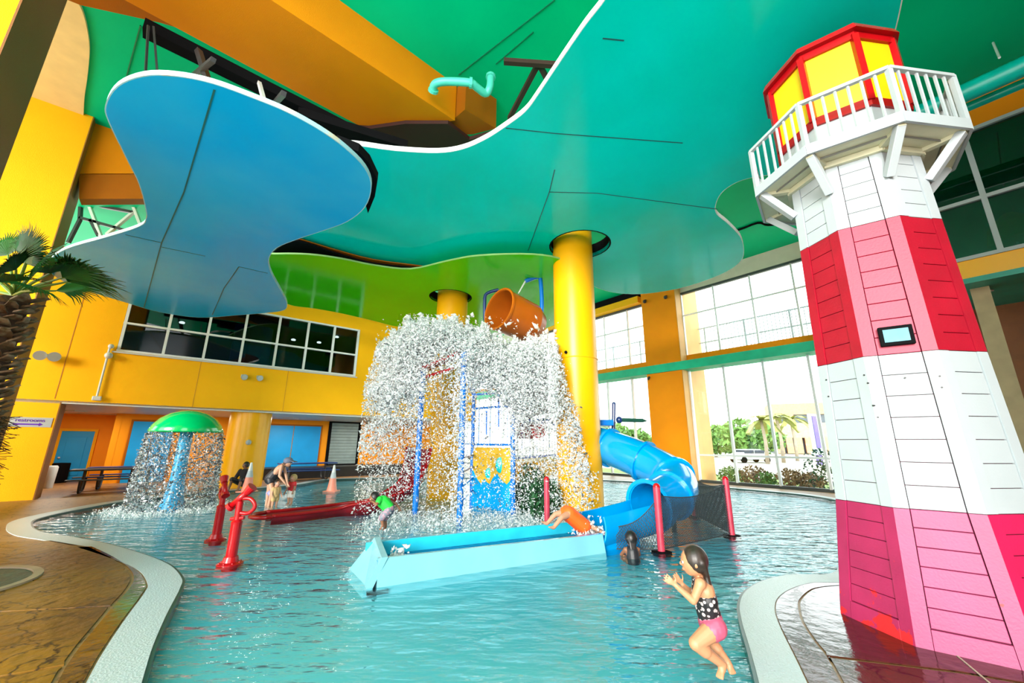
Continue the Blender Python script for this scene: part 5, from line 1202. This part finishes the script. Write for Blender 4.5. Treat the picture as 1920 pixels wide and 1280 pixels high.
en, wn_ = Q(1300, 1126, -.10), Q(1268, 1098, -.08); ef, wf = Q(1296, 1112, .16), Q(1280, 1096, .12)
chain(m, [shn, en, wn_], [.040, .030, .021]); chain(m, [shf, ef, wf], [.040, .030, .021])
hand(m, wn_, (-.75, 0, .55), (.3, 1, 0), .78, .35, -1); hand(m, wf, (-.65, 0, .7), (.3, -1, 0), .78, .3, 1)
hn, hfr = pe+Vector((0, -.055, -.01)), pe+Vector((0, .055, -.01))
kn, an, tn = Q(1304, 1206, -.07), Q(1356, 1246, -.02), Q(1349, 1270, -.06)
kf, af, tf = Q(1334, 1204, .12), Q(1364, 1241, .08), Q(1374, 1262, .03)
chain(m, [hn, kn, an], [.082, .052, .030]); chain(m, [hfr, kf, af], [.080, .050, .030])
chain(m, [kn.lerp(an, .05), kn.lerp(an, .35)], [.05, .05]); chain(m, [kf.lerp(af, .05), kf.lerp(af, .35)], [.048, .048])
foot(m, an, tn, .026); foot(m, af, tf, .026)
body = remesh(m, 'body', SK3, gl, .0065, 3)
face(hc, hf, hu, .112, body)
hair(hc, hf, hu, .112, HB, gl, [Q(1322, 1075, .03), Q(1328, 1100, .02), Q(1330, 1112, .02)], .008)
SW = bpy.data.materials.new('patterned_swimsuit'); SW.use_nodes = True; nt = SW.node_tree; b_ = nt.nodes['Principled BSDF']; v_ = nt.nodes.new('ShaderNodeTexVoronoi'); v_.inputs['Scale'].default_value = 27
tc = nt.nodes.new('ShaderNodeTexCoord'); nt.links.new(tc.outputs['Object'], v_.inputs[0]); r_ = nt.nodes.new('ShaderNodeValToRGB'); r_.color_ramp.interpolation = 'CONSTANT'
r_.color_ramp.elements[0].color = (.45, .38, .38, 1); r_.color_ramp.elements[1].position = .42; r_.color_ramp.elements[1].color = (.012, .01, .012, 1); nt.links.new(v_.outputs['Distance'], r_.inputs[0]); nt.links.new(r_.outputs[0], b_.inputs['Base Color'])
PK = M('swimsuit_pink', (.48, .08, .15), .5)
m = MB(); t0 = ch.lerp(wa_, .45); chain(m, [t0, wa_, wa_.lerp(pe, .35)], [.097, .092, .094])
for q in (-.05, .05): chain(m, [t0+Vector((0, q, 0)), wa_+Vector((0, q*.6, 0))], [.078, .074])
remesh(m, 'swimsuit_top', SW, gl, .007)
m = MB(); chain(m, [wa_.lerp(pe, .55), pe], [.094, .096]); chain(m, [hn, hn.lerp(kn, .16)], [.089, .084]); chain(m, [hfr, hfr.lerp(kf, .16)], [.087, .083]); remesh(m, 'swimsuit_bottom', PK, gl, .007)
m = MB(); nb = nk.lerp(ch, .2); 
for k in range(12):
    a0, a1 = 2*PI*k/12, 2*PI*(k+1)/12; e = lambda a: nb+Vector((math.cos(a)*.055, math.sin(a)*.06, .008)); cap_(m, e(a0), e(a1), .012, .012, 8)
chain(m, [nb+Vector((-.05, 0, 0)), t0+Vector((-.08, 0, .02))], [.014, .03]); remesh(m, 'halter_strap', SW, gl, .006)

# ---- generic small figure ----
def figure(label, base, J, k, skin, hairm, hf, hu, cloth, vox=.012, R=.105, hlong=None):
    t = thing('person', base, label, 'person'); m = MB(); head(m, J['head'], hf, hu, R)
    chain(m, [J['head'], J['neck'], J['chest']], [R*.42, R*.4, R*.6])
    side = (J['shr']-J['shl']).normalized()
    chain(m, [J['shl'], J['shr']], [k*.05, k*.05])
    for q in (-.05, .05): chain(m, [J['chest']+side*q*k, J['pelvis']+side*q*k*.8], [k*.085, k*.08])
    for s_ in 'lr':
        chain(m, [J['sh'+s_], J['el'+s_], J['wr'+s_]], [k*.043, k*.034, k*.024]); d = (J['wr'+s_]-J['el'+s_]).normalized(); hand(m, J['wr'+s_], d, Vector((0, 0, -1)) if abs(d.z) < .8 else Vector((0, 1, 0)), k*.85, .5, 1 if s_ == 'l' else -1)
        chain(m, [J['hi'+s_], J['kn'+s_], J['an'+s_]], [k*.078, k*.052, k*.034]); foot(m, J['an'+s_], J['to'+s_], k*.028)
    b = remesh(m, 'body', skin, t, vox, 3); face(J['head'], hf, hu, R, b)
    if hairm: hair(J['head'], hf, hu, R, hairm, t, hlong, vox)
    for nm, mat, segs in cloth:
        m = MB()
        for pts, rs in segs: chain(m, pts, [r*k for r in rs])
        remesh(m, nm, mat, t, vox)
    return t
# boy in green
def BQ(px, py, dy=0): return D(px, py, 9.0+dy)
J = dict(head=BQ(702, 933), neck=BQ(710, 938), chest=BQ(718, 940), pelvis=BQ(730, 953), shl=BQ(712, 936, -.1), shr=BQ(718, 934, .12), ell=BQ(706, 946, -.22), wrl=BQ(699, 940, -.15), elr=BQ(742, 944, .15), wrr=BQ(749, 953, .15),
         hil=BQ(728, 957, -.06), hir=BQ(732, 957, .06), knl=BQ(716, 970, -.08), knr=BQ(722, 971, .06), anl=BQ(718, 986, -.05), anr=BQ(723, 988, .06), tol=BQ(712, 993, -.12), tor=BQ(718, 994, .0))
GRN_ = M('bright_green_shirt', (.01, .50, .04), .7); SH = M('patterned_grey_shorts', (.16, .18, .22), .7, .6, 25, col2=(.4, .2, .25), w2=(.5, .55))
figure('boy in a bright green shirt leaning forward behind the slide channel', Vector((J['anl'].x, J['anl'].y, -.1)), J, .85, SK2, HBL, (-.8, -.45, -.35), (-.3, 0, 1),
       [('shirt', GRN_, [([J['chest'], J['pelvis'].lerp(J['chest'], .15)], [.15, .14]), ([J['shl'], J['shl'].lerp(J['ell'], .4)], [.075, .07]), ([J['shr'], J['shr'].lerp(J['elr'], .4)], [.075, .07])]),
        ('shorts', SH, [([J['pelvis'], J['hil'], J['knl']], [.13, .10, .08]), ([J['pelvis'], J['hir'], J['knr']], [.13, .10, .08])])], R=.11)
# woman in black bending
def WQ(px, py, dy=0): return D(px, py, 12.2+dy)
J = dict(head=WQ(540, 867), neck=WQ(533, 872), chest=WQ(524, 878), pelvis=WQ(507, 897), shl=WQ(528, 874, -.15), shr=WQ(531, 871, .15), ell=WQ(524, 892, -.2), wrl=WQ(534, 905, -.2), elr=WQ(536, 890, .15), wrr=WQ(539, 905, .1),
         hil=WQ(506, 899, -.08), hir=WQ(508, 899, .08), knl=WQ(511, 920, -.1), knr=WQ(504, 921, .1), anl=WQ(504, 943, -.1), anr=WQ(500, 942, .1), tol=WQ(509, 947, -.15), tor=WQ(505, 947, .05))
BK = M('black_swimsuit', (.01, .01, .014), .5); CAPM = M('grey_cap', (.10, .12, .18), .7)
J['anl'].z = J['anr'].z = -.06; J['tol'].z = J['tor'].z = -.1
wm = figure('woman in a black swimsuit and grey cap bending over the toddlers', Vector((J['anl'].x, J['anl'].y, -.1)), J, 1.15, SK1, HB, (.9, -.3, -.3), (.3, 0, 1),
       [('swimsuit', BK, [([J['chest'].lerp(J['pelvis'], .45), J['pelvis']], [.13, .14]), ([J['hil'], J['hil'].lerp(J['knl'], .2)], [.09, .085]), ([J['hir'], J['hir'].lerp(J['knr'], .2)], [.09, .085])])], R=.125)
MB().ball(J['head']+Vector((.0, 0, .05)), .13, 14, 8, (1, 1, .8)).build('cap', CAPM, wm, smooth=True); MB().bar(J['head']+Vector((.08, 0, .06)), J['head']+Vector((.24, -.03, .02)), .16, .015, Vector((0, 0, 1))).build('cap_brim', CAPM, wm)
# toddler in swim diaper, back to camera-ish
def stand(label, px, pyh, pyf, yy, k, skin, hairm, hf, cloth_col, kind, lean=0, R=.1):
    b = G(px, pyf); yy = b.y; top = D(px, pyh, yy).z; s_ = max(.5, top+.1); u = lambda x, y, z: Vector((b.x+x*s_, b.y+y*s_, -.1+z*s_)); sd_ = Vector((hf[1], -hf[0], 0)).normalized() if abs(hf[0])+abs(hf[1]) > 0 else Vector((1, 0, 0)); S = lambda q, z, fw=0: Vector((b.x, b.y, -.1+z*s_))+sd_*q*s_+Vector((hf[0], hf[1], 0))*fw*s_
    J = dict(head=S(0, .875), neck=S(0, .76), chest=S(0, .66), pelvis=S(0, .44), shl=S(-.11, .72), shr=S(.11, .72), ell=S(-.16, .56, .04), wrl=S(-.17, .44, .1), elr=S(.16, .56, .04), wrr=S(.17, .44, .1), hil=S(-.06, .42), hir=S(.06, .42), knl=S(-.07, .23, .02), knr=S(.07, .23, .02), anl=S(-.07, .05), anr=S(.07, .05), tol=S(-.08, .02, .1), tor=S(.08, .02, .1))
    kk = s_*.95; cl = [('shorts', cloth_col[1], [([J['pelvis'], J['hil'], J['hil'].lerp(J['knl'], .6)], [.12, .095, .085]), ([J['pelvis'], J['hir'], J['hir'].lerp(J['knr'], .6)], [.12, .095, .085])])]
    if cloth_col[0]: cl.append(('shirt', cloth_col[0], [([J['chest']+sd_*.04*s_, J['pelvis'].lerp(J['chest'], .3)+sd_*.03*s_], [.115, .11]), ([J['chest']-sd_*.04*s_, J['pelvis'].lerp(J['chest'], .3)-sd_*.03*s_], [.115, .11]), ([J['shl'], J['shl'].lerp(J['ell'], .45)], [.06, .055]), ([J['shr'], J['shr'].lerp(J['elr'], .45)], [.06, .055])]))
    return figure(label, Vector((b.x, b.y, -.1)), J, kk, skin, hairm, hf, (0, 0, 1), cl, R=.125*s_)
RS = M('red_swim_shirt', (.6, .01, .015), .6); SD = M('violet_swim_shorts', (.22, .22, .42), .7, .5, 18); TB2 = M('tan_swimsuit', (.45, .30, .12), .7)
stand('toddler in a red swim shirt standing at the right of the bending woman', 544, 889, 940, 0, .8, SK1, HLB, (-.35, -.9, 0), (RS, M('white_diaper', (.75, .72, .66), .7)), '')
stand('toddler in violet patterned shorts in front of the bending woman', 504, 888, 944, 0, .8, SK1, HLB, (.3, .95, 0), (None, SD), '')
stand('small child in a tan swimsuit close beside the toddler in violet shorts', 514, 900, 946, 0, .7, SK1, HB, (.8, -.5, 0), (TB2, TB2), '')
# seated person by the column
b = G(447, 918); b = Vector((b.x, b.y+.2, 0)); S = lambda x, y, z: b+Vector((x, y, z))
J = dict(head=S(0, 0, .86), neck=S(0, 0, .72), chest=S(0, .03, .58), pelvis=S(.0, .08, .22), shl=S(-.17, 0, .66), shr=S(.17, 0, .66), ell=S(-.24, -.1, .42), wrl=S(-.15, -.3, .4), elr=S(.24, -.1, .42), wrr=S(.3, -.3, .34), hil=S(-.1, .04, .2), hir=S(.1, .04, .2), knl=S(-.16, -.4, .38), knr=S(.18, -.4, .36), anl=S(-.14, -.55, .02), anr=S(.2, -.55, .02), tol=S(-.16, -.7, .0), tor=S(.22, -.7, 0))
DT = M('dark_shirt', (.02, .015, .02), .8)
figure('person in a dark shirt sitting on the deck against the short yellow column', b, J, 1.05, SK2, HBL, (-.7, -.7, -.2), (0, 0, 1), [('shirt', DT, [([J['chest'], J['pelvis']], [.16, .15]), ([J['shl'], J['ell']], [.07, .06]), ([J['shr'], J['elr']], [.07, .06])]), ('shorts', BK, [([J['hil'], J['knl']], [.10, .085]), ([J['hir'], J['knr']], [.10, .085])])], R=.12)
# child in an orange life jacket sliding
o_ = FS.P(L-.35, .42, .2); dirx = -ud; S = lambda f_, s_, z: o_+dirx*f_+nd*s_+Vector((0, 0, z))
J = dict(head=S(-.50, 0, .02), neck=S(-.38, 0, .08), chest=S(-.2, 0, .14), pelvis=S(.10, 0, .36), shl=S(-.34, -.12, .12), shr=S(-.34, .12, .12), ell=S(-.45, -.2, .05), wrl=S(-.55, -.22, .02), elr=S(-.42, .2, .05), wrr=S(-.55, .2, .02), hil=S(.12, -.07, .36), hir=S(.12, .07, .36), knl=S(.32, -.12, .32), knr=S(.30, .1, .34), anl=S(.50, -.14, .18), anr=S(.48, .1, .2), tol=S(.6, -.15, .2), tor=S(.58, .12, .24))
OJ = M('orange_life_jacket', (.95, .12, .01), .5)
figure('child in an orange life jacket lying in the slide channel, coming off the blue slide', o_, J, .9, SK1, HB, (0.2, -.6, .6), dirx*-1, [('life_jacket', OJ, [([J['chest']+nd*.05, J['pelvis']+nd*.04], [.145, .14]), ([J['chest']-nd*.05, J['pelvis']-nd*.04], [.145, .14])])], R=.105)
# dark-haired swimmer crouching low, seen from behind
b = G(1185, 1040); b.z = -.12; S = lambda x, y, z: b+Vector((x, y, z))
J = dict(head=S(0, .02, .36), neck=S(0, .0, .24), chest=S(0, -.02, .17), pelvis=S(0, -.05, .04), shl=S(-.1, 0, .2), shr=S(.1, 0, .2), ell=S(-.15, .1, .1), wrl=S(-.1, .2, .05), elr=S(.15, .1, .1), wrr=S(.1, .2, .05), hil=S(-.06, -.03, .04), hir=S(.06, -.03, .04), knl=S(-.1, .2, .06), knr=S(.1, .2, .06), anl=S(-.1, .1, -.0), anr=S(.1, .1, .0), tol=S(-.1, .22, -.0), tor=S(.1, .22, .0))
figure('dark haired child crouching in the water beside the slide channel, seen from behind', b, J, .8, SK2, HBL, (0, 1, -.2), (0, 0, 1), [('swimsuit', BK, [([J['chest'], J['pelvis']], [.13, .13])])], R=.11, hlong=[S(0, -.06, .3), S(0, -.1, .18)])
